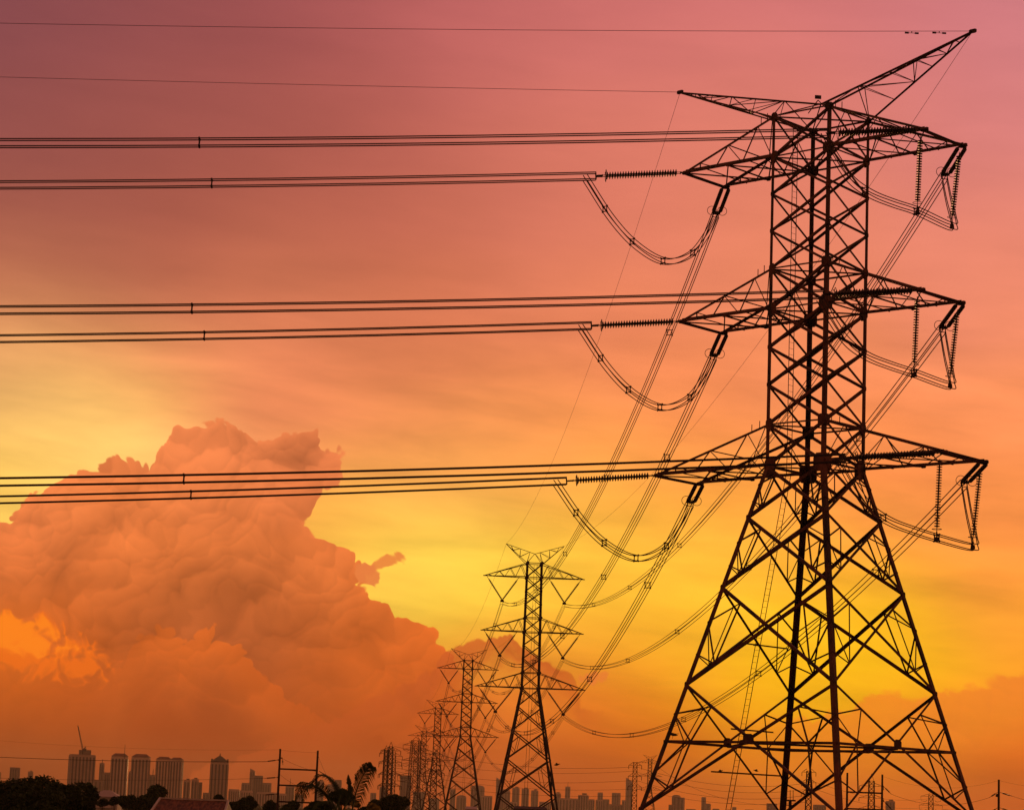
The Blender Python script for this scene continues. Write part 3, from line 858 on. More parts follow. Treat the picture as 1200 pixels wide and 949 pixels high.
# earth wires
def wire(name, pts, r, label, group, cat='wire', m=None):
    b = bmesh.new(); mid = pts[len(pts) // 2]; tube(b, pts, r, 4)
    o = wobj(name, b, m or WIRE, None, mid); return setp(o, label, cat, group)
for side, ty, si, px2 in (('r', 27.5, 1, (662, 646)), ('l', 90.5, 0, (593, 642))):
    P0 = PK[side]
    a = fit_wire(P0, 0, ty)
    w_ = wire('earth_wire', span_pts(P0, a), .018, 'single thin earth wire running left from the %s peak of the big tower' % SIDE_WORD[side], 'earth wires')
    # vibration dampers as parts of the wire
    b = bmesh.new()
    for s in ((2.2, 4.0) if side == 'r' else ()):
        c = P0 + D2 * s - UPV * (a * s + .12)
        tube(b, [c - D2 * .45, c - D2 * .2], .06, 6); tube(b, [c + D2 * .45, c + D2 * .2], .06, 6); tube(b, [c - D2 * .4, c + D2 * .4], .02, 4); tube(b, [c, c + UPV * .12], .03, 4)
    if side == 'r': wobj('damper', b, STEELD, w_)
    else: b.free()
    loc = Vector((T_POS[0][0], T_POS[0][1], 0))
    Q = loc + rot_xy(Vector(((-5.5 if side == 'l' else 5.5), 0, EYE.z + 50.8)), LINE_RZ)
    wire('earth_wire', sag_pts(P0, Q, 5.5), .014, 'thin earth wire from the %s peak of the big tower down to the second pylon' % SIDE_WORD[side], 'earth wires')
    for ti in range(3):
        q0 = Q; loc = Vector((T_POS[ti + 1][0], T_POS[ti + 1][1], 0))
        Q = loc + rot_xy(Vector(((-5.5 if side == 'l' else 5.5), 0, EYE.z + 50.8)), LINE_RZ)
        wire('earth_wire', sag_pts(q0, Q, 5.5), .02, 'faint %s earth wire between the %s and %s pylons' % (SIDE_WORD[side], ORD[ti], ORD[ti + 1]), 'earth wires')
for ti in range(3):
    for ai in range(3):
        for si in range(2):
            P, Q = vbot[ti, ai, si], vbot[ti + 1, ai, si]
            pts = sag_pts(P, Q, 8.0 + ti)
            offs = bundle_offsets(Q - P)
            bundle('conductor_bundle', pts, 'hazy conductor bundle on the %s %s arms between the %s and %s pylons' % (LEVEL[ai], ('left', 'right')[si], ORD[ti], ORD[ti + 1]), 'power line', 'conductor bundles between far pylons', .032, [25 + 60 * k for k in range(5)] if ti == 0 else [], offs)

# ------------------------------------------------------------------ small lattice towers of the lower voltage lines
def small_tower(px, top_py, D, label, halfw=0.9, arms=((2.0, 3), (5.2, 3), (8.4, 3)), jump=False, name='lattice_tower', group='small lattice towers', peak=1.5, flare=1.6):
    top = at(px, top_py, D); base = Vector((top.x, top.y, 0)); H = top.z
    root = thing(name, base, label, 'pylon', group, rz=random.uniform(-.25, .25))
    def w(z): return halfw * (.75 + .25 * min(1, (H - z) / 12)) + max(0, (H * .5 - z)) / H * flare * halfw
    b = bmesh.new(); z = H - peak; zs = [z]
    while z > .5: z -= max(1.6, 2.1 * w(z)); zs.append(max(z, 0))
    for sx in (-1, 1):
        for sy in (-1, 1):
            for z0, z1 in zip(zs, zs[1:]):
                tube(b, [Vector((sx * w(z0), sy * w(z0), z0)), Vector((sx * w(z1), sy * w(z1), z1))], .15, 4)
    for z0, z1 in zip(zs, zs[1:]):
        for p, q in (((-1, -1), (1, -1)), ((1, -1), (1, 1)), ((1, 1), (-1, 1)), ((-1, 1), (-1, -1))):
            P0, P1 = Vector((p[0] * w(z0), p[1] * w(z0), z0)), Vector((p[0] * w(z1), p[1] * w(z1), z1))
            Q0, Q1 = Vector((q[0] * w(z0), q[1] * w(z0), z0)), Vector((q[0] * w(z1), q[1] * w(z1), z1))
            tube(b, [P0, Q1], .085, 4); tube(b, [Q0, P1], .085, 4); tube(b, [P0, Q0], .085, 4)
    lobj('shaft', b, STEELD, root)
    if peak > 0:
        b = bmesh.new()
        for s in (-1, 1): tube(b, [Vector((s * w(H), 0, H - peak)), Vector((0, 0, H))], .08, 4)
        lobj('peak', b, STEELD, root)
    for dz_, hl in arms:
        z = H - peak - dz_ + 1.2
        for sx in (-1, 1):
            b = bmesh.new(); tip = Vector((sx * (w(z) + hl), 0, z))
            for sy in (-1, 1):
                tube(b, [Vector((sx * w(z), sy * w(z), z)), tip], .08, 4); tube(b, [Vector((sx * w(z), sy * w(z), z + 1.1)), tip], .06, 4)
            tube(b, [Vector((sx * (w(z) + hl * .5), 0, z)), Vector((sx * (w(z) + hl * .5), 0, z + .55))], .05, 4)
            if jump:
                tube(b, [tip, tip + Vector((-sx * .2, 0, -2.0)), tip + Vector((-sx * hl * .5, 0, -2.4)), tip + Vector((-sx * hl * .8, 0, -1.8))], .09, 4)
            else:
                tube(b, [tip, tip - UPV * 1.3], .10, 5)
            lobj('crossarm', b, STEELD, root)
    return root
small_tower(458.5, 869, 820, 'tallest of the hazy narrow lattice towers left of the pylon cluster', .8, ((2.5, 2.6), (6.2, 3.0), (10, 2.6), (13.8, 2.6)))
small_tower(453.0, 873, 900, 'left one of the hazy narrow lattice towers left of the pylon cluster', .8, ((2.5, 1.8), (6.2, 1.8), (10, 1.8), (14, 1.8)))
small_tower(462.2, 877, 980, 'right one of the hazy narrow lattice towers left of the pylon cluster', .8, ((2.5, 2.6), (6.2, 2.6), (10, 2.6), (14, 2.6)))
small_tower(487.5, 863, 1000, 'dense dark lattice tower with hooked jumpers on its left arms, in the pylon cluster', 1.9, ((3.0, 3.6), (9.0, 3.6), (15, 5.0)), True)
small_tower(509.5, 881, 640, 'narrow dark lattice tower between the third and fourth pylons', .8, ((2, 2), (5, 2), (8, 2)), True)
small_tower(744.5, 893, 880, 'square topped small lattice tower just left of the big tower', .85, ((2.2, 1.6), (6, 1.6), (9.6, 1.6)), peak=0)
small_tower(948, 903, 840, 'square topped small lattice tower seen between the middle legs of the big tower', .95, ((1.6, 1.6), (5, 1.6), (8.4, 1.6)), peak=0)
small_tower(1021.5, 906, 900, 'pointed small lattice tower seen between the right legs of the big tower', 1.1, ((3.0, 3.4), (7.2, 3.4), (11, 3.4)), peak=2.6)
small_tower(1091, 926, 1150, 'low lattice tower with hooped arms at the right foot of the big tower', 1.2, ((2.0, 3.6), (6.0, 4.2), (10, 3.6)), True, peak=1.8)
o = copy_tree(t2); tp = at(762, 887, 1960); o.location = (tp.x, tp.y, 0); o['label'] = 'hazy V topped pylon right beside the square topped small tower'; o['group'] = 'small lattice towers'

# sagging lines between them
def pline(p, q, D1, D2_, sag, label, r=.035, group='sagging lower voltage wires'):
    return wire('power_line', sag_pts(at(*p, D1), at(*q, D2_), sag, 24), r, label, group, 'power line')
pline((462, 874), (744.5, 898), 900, 880, 3.2, 'topmost sagging wire behind the second pylon', .06)
pline((462, 888), (742, 903), 900, 880, 2.6, 'second wire from the top behind the second pylon', .05)
pline((462, 899), (742, 914), 900, 880, 2.6, 'third wire from the top behind the second pylon', .06)
pline((462, 903), (742, 924), 900, 880, 2.6, 'fourth wire from the top behind the second pylon', .05)
pline((462, 914), (742, 932), 900, 880, 2.0, 'lowest wire behind the second pylon', .05)
pline((746, 898), (948, 917), 880, 840, 3.4, 'uppermost wire between the two square topped small towers', .055)
pline((746, 904), (948, 924), 880, 840, 3.6, 'second wire between the two square topped small towers', .05)
pline((746, 914), (948, 931), 880, 840, 3.4, 'third wire between the two square topped small towers', .055)
pline((746, 924), (948, 939), 880, 840, 2.6, 'lowest wire between the two square topped small towers', .05)
pline((764, 893), (905, 943), 900, 700, 3.5, 'steep sagging wire crossing behind the left leg of the big tower', .04)
pline((950, 914), (1091, 935), 840, 1150, 3.0, 'upper wire between the right hand small towers', .05)
pline((950, 922), (1091, 945), 840, 1150, 3.0, 'lower wire between the right hand small towers', .05)

# ------------------------------------------------------------------ steel pole structures
def hframe(p1, p2, D, beams, label, arms_side, wires):
    a, b_ = at(*p1, D), at(*p2, D)
    root = thing('pole_structure', (a.x, a.y, 0), label, 'power poles', 'twin pole structures')
    for t in (a, b_):
        b = bmesh.new(); tube(b, [Vector((t.x, t.y, 0)), t], [.17, .10], 8); wobj('pole', b, STEELD, root)
    for py in beams:
        za = at(p1[0], py, D).z; b = bmesh.new()
        tube(b, [Vector((a.x, a.y, za)), Vector((b_.x, b_.y, za - (a.x - b_.x) * 0.0))], .085, 6)
        wobj('crossbeam', b, STEELD, root)
    for (q0, q1) in arms_side:
        b = bmesh.new(); disc_string(b, at(*q0, D), at(*q1, D), .09, 9, 6); wobj('insulator_string', b, DISC, root)
        q = at(*q0, D); pole_x = a.x if abs(q.x - a.x) < abs(q.x - b_.x) else b_.x
        b = bmesh.new(); tube(b, [q, Vector((pole_x, q.y, q.z + .03))], .07, 5); wobj('bracket', b, STEELD, root)
    return a, b_
hframe((328.5, 877), (372.5, 879), 266, (900.5, 919.5, 938.8), 'twin dark steel power poles joined by three crossbeams, left of the palm', [((325.5, 890), (311, 892)), ((325, 910.5), (310, 911.5)), ((324, 930), (309, 931)), ((331, 888), (331.5, 896))], None)
hframe((993, 905), (1034, 907), 266, (927.5, 947), 'twin dark steel power poles seen between the right legs of the big tower', [((1035.5, 921), (1044.5, 930)), ((1035.5, 938), (1046, 949))], None)
root_p = at(1170.5, 913, 266)
root = thing('utility_pole', (root_p.x, root_p.y, 0), 'single dark power pole with drooping insulators near the right edge', 'power pole')
b = bmesh.new(); tube(b, [Vector((root_p.x, root_p.y, 0)), root_p], [.18, .11], 8); wobj('pole', b, STEELD, root)
for q0, q1 in (((1169, 928), (1159.5, 934)), ((1172, 928), (1186, 932.3)), ((1169, 946), (1160, 952)), ((1172, 946), (1186, 951))):
    b = bmesh.new(); disc_string(b, at(*q0, 266), at(*q1, 266), .10, 9, 6); wobj('insulator_string', b, DISC, root)
b = bmesh.new(); tube(b, [at(1169, 930, 266), at(1167.5, 933, 266)], .12, 6); wobj('bracket', b, STEELD, root)
pline((1044.5, 930), (1159.5, 934), 266, 266, .95, 'sagging wire between the twin poles and the single pole on the right', .02, 'pole wires')
pline((1186, 932.3), (1300, 930), 266, 266, .9, 'wire leaving the single right pole towards the right edge', .02, 'pole wires')
pline((1170.5, 914), (1034, 909), 266, 266, 1.0, 'thin top wire between the right hand twin poles and single pole', .010, 'pole wires')
pline((1170.5, 914), (1300, 920), 266, 266, .6, 'thin top wire from the single pole to the right edge', .010, 'pole wires')
pline((311, 892), (-60, 884), 266, 266, .25, 'upper thick wire running left across the condominium towers', .035, 'pole wires')
pline((310, 911.5), (-60, 909), 266, 266, .3, 'middle wire running left across the condominium towers', .018, 'pole wires')
pline((328.5, 878), (-60, 862), 266, 266, .5, 'thin top wire running left above the condominium towers', .008, 'pole wires')
pline((328.5, 878.5), (372.5, 881.5), 266, 266, .05, 'short thin wire joining the tops of the left twin poles', .010, 'pole wires')
pline((332, 889), (372, 904), 266, 262, .12, 'upper slanting wire between the left twin poles', .014, 'pole wires')
pline((328, 907), (350, 921), 266, 262, .10, 'lower slanting wire between the left twin poles', .012, 'pole wires')
pline((372.5, 884), (393, 925), 266, 240, .3, 'slack wire dropping from the right one of the left twin poles', .012, 'pole wires')
tr = at(926, 937.5, 300)
root = thing('antenna_mast', (tr.x, tr.y, 0), 'small mast with three upright rods on a platform behind the big tower', 'mast')
b = bmesh.new(); tube(b, [Vector((tr.x, tr.y, 0)), tr], [.22, .18], 8); wobj('pole', b, STEELD, root)
b = bmesh.new(); box(b, tr, 1.25, .6, .18); box(b, tr - UPV * .55, 1.0, .5, .1); wobj('platform', b, STEELD, root)
for px in (922, 926, 929.5):
    q = at(px, 937.5, 300); b = bmesh.new(); tube(b, [q, at(px, 925.5, 300)], .04, 5); wobj('rod', b, STEELD, root)

# ------------------------------------------------------------------ birds
def bird(px, py, D, label, size=.5, face=1, flying=False):
    c = at(px, py, D); b = bmesh.new()
    s = size
    rings = [(-.55, .02, 0), (-.35, .10, .0), (-.05, .17, .04), (.2, .14, .1), (.34, .085, .17), (.43, .09, .21), (.52, .05, .21), (.64, .012, .19)]
    pts = [c + Vector((face * x, 0, z)) * s for x, r_, z in rings]
    tube(b, pts, [r_ * s for _, r_, _ in rings], 8)
    for sy in (-1, 1):
        if flying:
            prof = [(.15, .12), (-.2, .12), (-.28, .5), (-.05, .95), (.12, .55)]
        else:
            prof = [(.18, .12), (-.15, .14), (-.5, .22), (-.62, .25), (-.3, .2)]
        lo = [b.verts.new(c + Vector((face * x, sy * y, .12 + (.28 * y if flying else 0))) * s) for x, y in prof]
        hi = [b.verts.new(v.co + Vector((0, 0, .03 * s))) for v in lo]
        b.faces.new(lo); b.faces.new(hi[::-1])
        for i in range(5): b.faces.new((lo[i], lo[(i + 1) % 5], hi[(i + 1) % 5], hi[i]))
    if not flying:
        for sy in (-.06, .06): tube(b, [c + Vector((0, sy, -.1)) * s, c + Vector((0, sy, -.38)) * s], .018 * s, 4)
    o = wobj('bird', b, STEELD, None, c); return setp(o, label, 'bird')
def ringpt(a, b_, t): 
    p = corner(lv['l7'], *CN[a]).lerp(corner(lv['l7'], *CN[b_]), t); return p
q = ringpt('L', 'F', .052)
_b = bird(0, 0, 1, 'dark bird perched on the ring beam at the left leg of the big tower', .62, -1); _b.location = q + UPV * .42
q = ringpt('L', 'B', .63)
_b = bird(0, 0, 1, 'dark bird perched on the ring beam beside the ladder of the big tower', .55, 1); _b.location = q + UPV * .40
bird(652.5, 896, 330, 'tiny bird flying right of the second pylon', .7, 1, True)
bird(844, 903.5, 330, 'tiny bird flying left of the ladder of the big tower', .6, 1, True)
bird(886, 903, 330, 'tiny bird flying right of the ladder of the big tower', .6, -1, True)

# ------------------------------------------------------------------ city
WALLS = [mat('wall_grey', (.24, .16, .11), .85, 0, ((.30, .20, .14), .08, (1, 1, 3))), mat('wall_pale', (.52, .36, .25), .85, 0, ((.44, .30, .2), .08, (1, 1, 3))),
         mat('wall_brown', (.17, .10, .07), .85, 0, ((.2, .15, .12), .08, (1, 1, 3))), PAINT]
GLASS = mat('dark_glazing', (.05, .04, .04), .35, 0, spec=.5)
ROOF_R = mat('red_roof', (.16, .035, .022), .8)
ROOF_D = mat('dark_roof', (.05, .035, .03), .8)
def building(x0, x1, ytop, D, label, wall=0, strips=4, roof=None, rz=None, group='city skyline buildings', cat='building', floors=0, name='tower_block', setback=False, extras=None):
    xm = (x0 + x1) / 2
    top = at(xm, ytop, D); wid = abs(at(x1, ytop, D).x - at(x0, ytop, D).x)
    rz = random.uniform(-.35, .35) if rz is None else rz
    ratio = random.uniform(.5, .8)
    w = wid / (abs(math.cos(rz)) + ratio * abs(math.sin(rz))); d = w * ratio
    root = thing(name, (top.x, top.y, 0), label, cat, group, rz=rz)
    H = top.z
    b = bmesh.new()
    box(b, (0, 0, H / 2), w, d, H)
    box(b, (0, 0, H + .5), w * .97, d * .97, 1.0 if not roof else .6)
    lobj('wall', b, WALLS[wall], root)
    def strip(cx, cy, sx, sy, z0=3, z1=None):
        b = bmesh.new()
        z1 = z1 or H - 2.5
        if floors:
            n = floors; fh = (z1 - z0) / n
            for i in range(n): box(b, (cx, cy, z0 + fh * (i + .5)), sx, sy, fh * .55)
        else: box(b, (cx, cy, (z0 + z1) / 2), sx, sy, z1 - z0)
        lobj('window_strip', b, GLASS, root)
    for i in range(strips):
        sw = w / (strips * 2.1)
        cx = -w / 2 + w * (i + .5) / strips
        strip(cx, -d / 2 - .15, sw, .5)
    for i in range(max(1, strips // 2)):
        cy = -d / 2 + d * (i + .5) / max(1, strips // 2)
        for s in (-1, 1): strip(s * (w / 2 + .15), cy, .5, d / (max(1, strips // 2) * 2.2))
    if roof in ('hip', 'pointed'):
        b = bmesh.new(); hh = wid * (.17 if roof == 'hip' else .30)
        for s, (ox, ww) in enumerate(((0, w * 1.04),)):
            lo = [b.verts.new((x * ww / 2, y * d * .52, H + .8)) for x, y in ((-1, -1), (1, -1), (1, 1), (-1, 1))]
            hi = [b.verts.new((x * ww * (.28 if roof == 'hip' else .08), y * d * .08, H + .8 + hh)) for x, y in ((-1, -1), (1, -1), (1, 1), (-1, 1))]
            b.faces.new(lo[::-1]); b.faces.new(hi)
            for i in range(4): b.faces.new((lo[i], lo[(i + 1) % 4], hi[(i + 1) % 4], hi[i]))
        rf_ = lobj('roof', b, ROOF_R if roof == 'hip' else ROOF_D, root)
        if roof == 'pointed':
            b = bmesh.new(); tube(b, [(0, 0, H + hh), (0, 0, H + hh * 1.6)], [w * .05, w * .02], 6); lobj('spire', b, ROOF_D, rf_)
            for sx in (-1, 1):
                b = bmesh.new(); box(b, (sx * w * .44, -d * .4, H + 2), w * .1, w * .1, 5); lobj('turret', b, ROOF_D, rf_)
        else:
            for sx in (-.36, .36):
                b = bmesh.new(); cx = sx * w
                lo = [b.verts.new((cx + x * w * .14, y * d * .56, H + .9)) for x, y in ((-1, -1), (1, -1), (1, 1), (-1, 1))]
                ap_ = b.verts.new((cx, 0, H + .9 + wid * .13)); b.faces.new(lo[::-1])
                for i in range(4): b.faces.new((lo[i], lo[(i + 1) % 4], ap_))
                lobj('roof_dormer', b, ROOF_R, rf_)
    elif roof == 'box':
        b = bmesh.new(); box(b, (w * .1, 0, H + 1 + wid * .08), w * .45, d * .5, wid * .16); lobj('roof_house', b, WALLS[2], root)
    elif roof == 'arch':
        b = bmesh.new(); n = 10; A = []; B = []
        for i in range(n + 1):
            a = math.pi * i / n; A.append(b.verts.new((-math.cos(a) * w * .48, -d * .45, H + .9 + math.sin(a) * wid * .16))); B.append(b.verts.new((-math.cos(a) * w * .48, d * .45, H + .9 + math.sin(a) * wid * .16)))
        for i in range(n): b.faces.new((A[i], A[i + 1], B[i + 1], B[i]))
        b.faces.new(A[::-1]); b.faces.new(B); lobj('roof', b, WALLS[0], root)
    elif roof == 'antenna':
        b = bmesh.new(); tube(b, [(0, 0, H), (0, 0, H + wid * .9)], [.9, .4], 5); lobj('antenna', b, ROOF_D, root)
    elif roof == 'slant':
        b = bmesh.new()
        lo = [b.verts.new((x * w / 2 * .98, y * d / 2 * .98, H + .3)) for x, y in ((-1, -1), (1, -1), (1, 1), (-1, 1))]
        e1_, e2_ = b.verts.new((-w / 2 * .98, -d / 2 * .98, H + wid * .5)), b.verts.new((-w / 2 * .98, d / 2 * .98, H + wid * .5))
        b.faces.new(lo[::-1]); b.faces.new((lo[0], e1_, e2_, lo[3])); b.faces.new((lo[1], lo[2], e2_, e1_)); b.faces.new((lo[0], lo[1], e1_)); b.faces.new((lo[2], lo[3], e2_))
        lobj('roof', b, WALLS[0], root)
    return root, H, w, d
N1 = 3300
r_, H_, w_, d_ = building(80, 113, 884.5, N1, 'widest dark condominium slab, with a tower crane on its roof', 1, 7, 'box', .35, floors=0)
b = bmesh.new()   # crane: mast, slanting jib, cab
_kc = at(97, 884, N1 - 8)
crane = thing('tower_crane', (_kc.x, _kc.y, _kc.z - 2), 'tower crane with a steep raised jib on the roof of the widest slab', 'crane')
m0 = _kc; m1 = at(97.2, 879, N1 - 8)
tube(b, [m0 - UPV * 2, m1], 1.1, 4); wobj('mast', b, ROOF_D, crane)
b = bmesh.new(); t0 = m1; t1 = at(91.3, 850, N1 - 8)
for o_ in (Vector((-.9, 0, 0)), Vector((.9, 0, 0)), Vector((0, 0, 1.6))): tube(b, [t0 + o_, t1 + o_ * .3], .35, 4)
for i in range(14):
    p = t0.lerp(t1, i / 14); q2 = t0.lerp(t1, (i + 1) / 14); sg = 1 if i % 2 else -1
    tube(b, [p + Vector((sg * .9, 0, 0)), q2 - Vector((sg * .9, 0, 0))], .2, 3)
wobj('jib', b, ROOF_D, crane)
b = bmesh.new(); tube(b, [m1, at(100.5, 874.5, N1 - 8)], .8, 4); box(b, at(99, 878, N1 - 8), 5, 3, 3); wobj('counter_jib', b, ROOF_D, crane)
building(130.5, 150.5, 886.5, N1, 'red roofed condominium tower with a thin roof mast, second from the left', 3, 5, 'hip', .1)
_k = at(146, 886, N1 - 30); mast = thing('radio_mast', (_k.x, _k.y, _k.z - 3), 'thin mast rising beside the second condominium roof', 'mast'); b = bmesh.new(); tube(b, [_k - UPV * 3, at(146.6, 872, N1 - 30)], [.55, .3], 4); wobj('rod', b, ROOF_D, mast)
building(154.8, 176, 887.5, N1, 'red roofed condominium tower, third from the left', 3, 5, 'hip', -.08)
building(183.5, 201, 890, N1 + 60, 'left half of the joined pair of red roofed condominium towers', 3, 5, 'hip', .02)
building(200.2, 215, 890.5, N1, 'right half of the joined pair of red roofed condominium towers', 3, 4, 'hip', -.1)
building(246.5, 268.5, 893, N1, 'dark condominium tower with a pointed roof and corner turrets', 1, 5, 'pointed', .12)
F1, F2, F3 = 4300, 5200, 6200
CITY = [
 (117, 122.5, 894, F1, 'slim pale tower between the crane slab and the red roofed tower', 0, 2, 'antenna'),
 (121.5, 131, 905.5, N1 + 500, 'mid height brown block left of the second condominium tower', 0, 3, None),
 (111, 121, 914, F1, 'low pale block at the right foot of the crane slab', 0, 2, None),
 (12, 23.5, 899.5, F1, 'lone pinkish flat topped block above the big tree at the far left', 0, 3, None),
 (-4, 1, 905, F1, 'block cut by the left edge above the tree', 0, 2, None),
 (33, 39, 904, F2, 'faint low block peeking over the big tree crown', 0, 2, 'box'),
 (151, 155, 904, F1, 'very narrow block between the second and third condominium towers', 0, 1, 'box'),
 (175, 183.5, 908, F1, 'greenish grey spired block between the third and fourth condominium towers', 0, 2, 'antenna'),
 (215.5, 223.5, 914, N1 + 300, 'left pale low tower right of the joined pair', 1, 2, 'box'),
 (224.5, 233, 913, N1 + 250, 'dark capped pale low tower right of the joined pair', 1, 2, 'box'),
 (233, 237, 917, N1 + 500, 'thin dark slab right of the dark capped low tower', 2, 1, None),
 (238, 245, 929, F1, 'low faint block left of the pointed roof tower', 0, 2, None),
 (268, 281, 925, F1, 'long pale low block right of the pointed roof tower', 1, 5, None),
 (280, 296, 926.5, F1 + 100, 'pale lit low block right of the long pale one', 1, 5, None),
 (283, 293.5, 917.5, F2, 'grey stepped block left of the tall slanted tower', 0, 3, None),
 (293, 299, 903, F2, 'tall slim tower with a slanted top left of the twin poles', 0, 2, 'slant'),
 (295.5, 308.5, 909, F1 + 400, 'broad dark block in front of the slanted top tower', 2, 4, None),
 (308, 318, 917.5, F2, 'grey block just left of the twin steel poles', 0, 3, None),
 (301, 324, 928.5, F1, 'wide pale low apartment block at the foot of the twin poles', 1, 6, None),
 (326, 336, 930, F1, 'pale low block between the twin poles', 1, 4, None),
 (335, 345, 921, F2, 'taller grey block between the twin poles', 0, 3, 'antenna'),
 (346, 356, 931, F2, 'low hazy block left of the palm', 0, 3, None),
 (372, 380, 915, F2, 'hazy tower behind the palm, left one', 0, 2, 'box'),
 (384, 392, 919, F2, 'hazy tower behind the palm, middle one', 0, 2, None),
 (392, 400.5, 914, F2, 'darker hazy tower behind the palm, right one', 2, 2, None),
 (408, 412, 918, F3, 'slim hazy tower left of the upright palm frond', 0, 1, 'antenna'),
 (434, 441, 929, F3, 'low hazy block right of the upright palm frond', 0, 2, None),
 (445, 452, 922, F2, 'brown hazy block behind the narrow lattice towers', 2, 2, None),
 (469, 482, 909, F2, 'broad dark hazy tower behind the pylon cluster', 2, 4, None),
 (484, 498, 926, F2, 'hazy block behind the legs of the fourth pylon', 0, 3, None),
 (503, 515, 934, F2, 'low hazy block behind the third pylon, left one', 0, 3, None),
 (527.5, 534, 923, F2, 'slim brown tower behind the third pylon', 2, 2, None),
 (535, 546.5, 932, F2, 'low block with rounded top behind the third pylon', 0, 3, 'arch'),
 (552, 568, 921, F2, 'broad arched top tower between the second and third pylons', 2, 4, 'arch'),
 (564, 577, 931, F1 + 200, 'pale low apartment block between the second and third pylons', 1, 4, None),
 (581.5, 587, 912, F2, 'slim dark slanted tower at the left leg of the second pylon', 2, 1, 'slant'),
 (586, 598, 925, F2, 'arched top tower inside the legs of the second pylon', 0, 3, 'arch'),
 (600.5, 609, 921.5, F2, 'left one of three similar towers behind the second pylon', 0, 2, 'box'),
 (611.5, 620, 922.5, F2, 'middle one of three similar towers behind the second pylon', 0, 2, 'box'),
 (622.5, 631, 924.5, F2, 'right one of three similar towers behind the second pylon', 0, 2, 'box'),
 (592, 606, 938, F1, 'pale low blocks at the left foot of the second pylon', 1, 4, None),
 (632, 646, 938, F1, 'pale low block at the right foot of the second pylon', 1, 5, None),
 (649, 657.5, 928, F1 + 300, 'brown low block just right of the second pylon', 2, 2, 'box'),
 (662.5, 668.5, 920, F2, 'slim tower with a spire right of the second pylon', 0, 2, 'antenna'),
 (655, 678, 934, F1, 'wide pale apartment slab right of the second pylon', 1, 6, None),
 (677.5, 690, 930, F1 - 200, 'pale block with a capped roof and many windows, in the middle of the skyline', 1, 4, 'box'),
 (690, 697, 935, F1, 'narrow pale block beside the capped roof block', 1, 3, None),
 (700.5, 706.5, 927, F2, 'dark slim tower left of the hazy round shouldered block', 2, 2, None),
 (698, 706, 935.5, F1, 'pale stub block below the dark slim tower', 1, 3, None),
 (705, 714, 935, F2, 'hazy round shouldered block in the skyline', 0, 2, None),
 (717, 727.5, 927.5, F2, 'flat topped brown tower left of the tall hazy tower', 2, 3, None),
 (714, 730, 941, F1, 'low dark blocks below the flat topped brown tower', 2, 4, None),
 (733.5, 741.5, 914, F2, 'tall hazy tower just left of the square topped lattice tower', 0, 2, 'slant'),
 (729, 735, 936, F2, 'low hazy block at the foot of the tall hazy tower', 1, 2, None),
 (787.5, 797.5, 931.5, F1, 'tall dark and pale tower inside the left leg of the big tower', 2, 2, 'arch'),
 (797, 802.5, 933, F1, 'pale narrow slab joined to the tower inside the left leg', 1, 1, None),
 (783.5, 790, 941.5, F1 - 100, 'short block stepped below the tower inside the left leg', 2, 2, None),
 (804, 815.5, 946.5, F1, 'very low dark roof inside the left leg of the big tower', 2, 2, None),
 (822, 827.5, 932.5, F2, 'taller slab of the stepped pair left of the ladder', 2, 1, None),
 (827, 833, 940, F2, 'shorter slab of the stepped pair left of the ladder', 2, 1, None),
 (835, 843, 946, F2, 'faint low block right of the stepped pair', 0, 2, None),
 (858, 863, 944, F2, 'faint low block behind the ladder', 0, 2, None),
 (873, 884, 947, F2, 'faint low gabled block right of the ladder', 0, 2, None),
 (898, 911, 940, F1, 'hazy block at the foot of the rear leg of the big tower', 0, 3, None),
 (953, 968, 941.5, F1, 'broad dark block between the middle legs of the big tower', 2, 4, None),
 (1038, 1048.5, 937, F1, 'dark tower with a stepped top behind the right twin poles', 2, 3, 'box'),
 (1104, 1127, 947.5, F1, 'low dark block at the right foot of the big tower', 2, 3, None),
]
for x0, x1, yt, D, lab, wl_, st, rf in CITY:
    if x0 > 480: D *= 1.32; yt += 1.5; wl_ = 0 if wl_ == 2 else wl_
    building(x0, x1, yt, D, lab, wl_, st, rf)

# ------------------------------------------------------------------ houses near by
def house(x0, x1, ridge_y, eave_y, D, label, wall_m, roof_m, hips=None, depth=9):
    xm = (x0 + x1) / 2; top = at(xm, ridge_y, D); eave = at(xm, eave_y, D).z
    w = abs(at(x1, ridge_y, D).x - at(x0, ridge_y, D).x)
    root = thing('house', (top.x, top.y, 0), label, 'house', rz=0.0)
    b = bmesh.new(); box(b, (0, 0, eave / 2), w * .92, depth, eave); lobj('wall', b, wall_m, root)
    b = bmesh.new(); rh = top.z
    in_ = hips if hips is not None else .3
    lo = [b.verts.new((x * w / 2, y * (depth / 2 + .5), eave + .01)) for x, y in ((-1, -1), (1, -1), (1, 1), (-1, 1))]
    lo2 = [b.verts.new(v.co - Vector((0, 0, .25))) for v in lo]
    r0, r1 = b.verts.new((-w / 2 * (1 - in_), 0, rh)), b.verts.new((w / 2 * (1 - in_), 0, rh))
    b.faces.new((lo[0], lo[1], r1, r0)); b.faces.new((lo[1], lo[2], r1)); b.faces.new((lo[2], lo[3], r0, r1)); b.faces.new((lo[3], lo[0], r0)); b.faces.new(lo2[::-1])
    for i in range(4): b.faces.new((lo2[i], lo2[(i + 1) % 4], lo[(i + 1) % 4], lo[i]))
    lobj('roof', b, roof_m, root)
    return root, w, eave, rh
TILE = mat('rusty_roofing', (.22, .075, .03), .8, 0, ((.05, .018, .010), 2.2, (2.5, .6, .6)), .3)
PALE = mat('pale_render', (.5, .42, .34), .8)
SHEET = mat('pale_sheet_roof', (.42, .33, .26), .6)
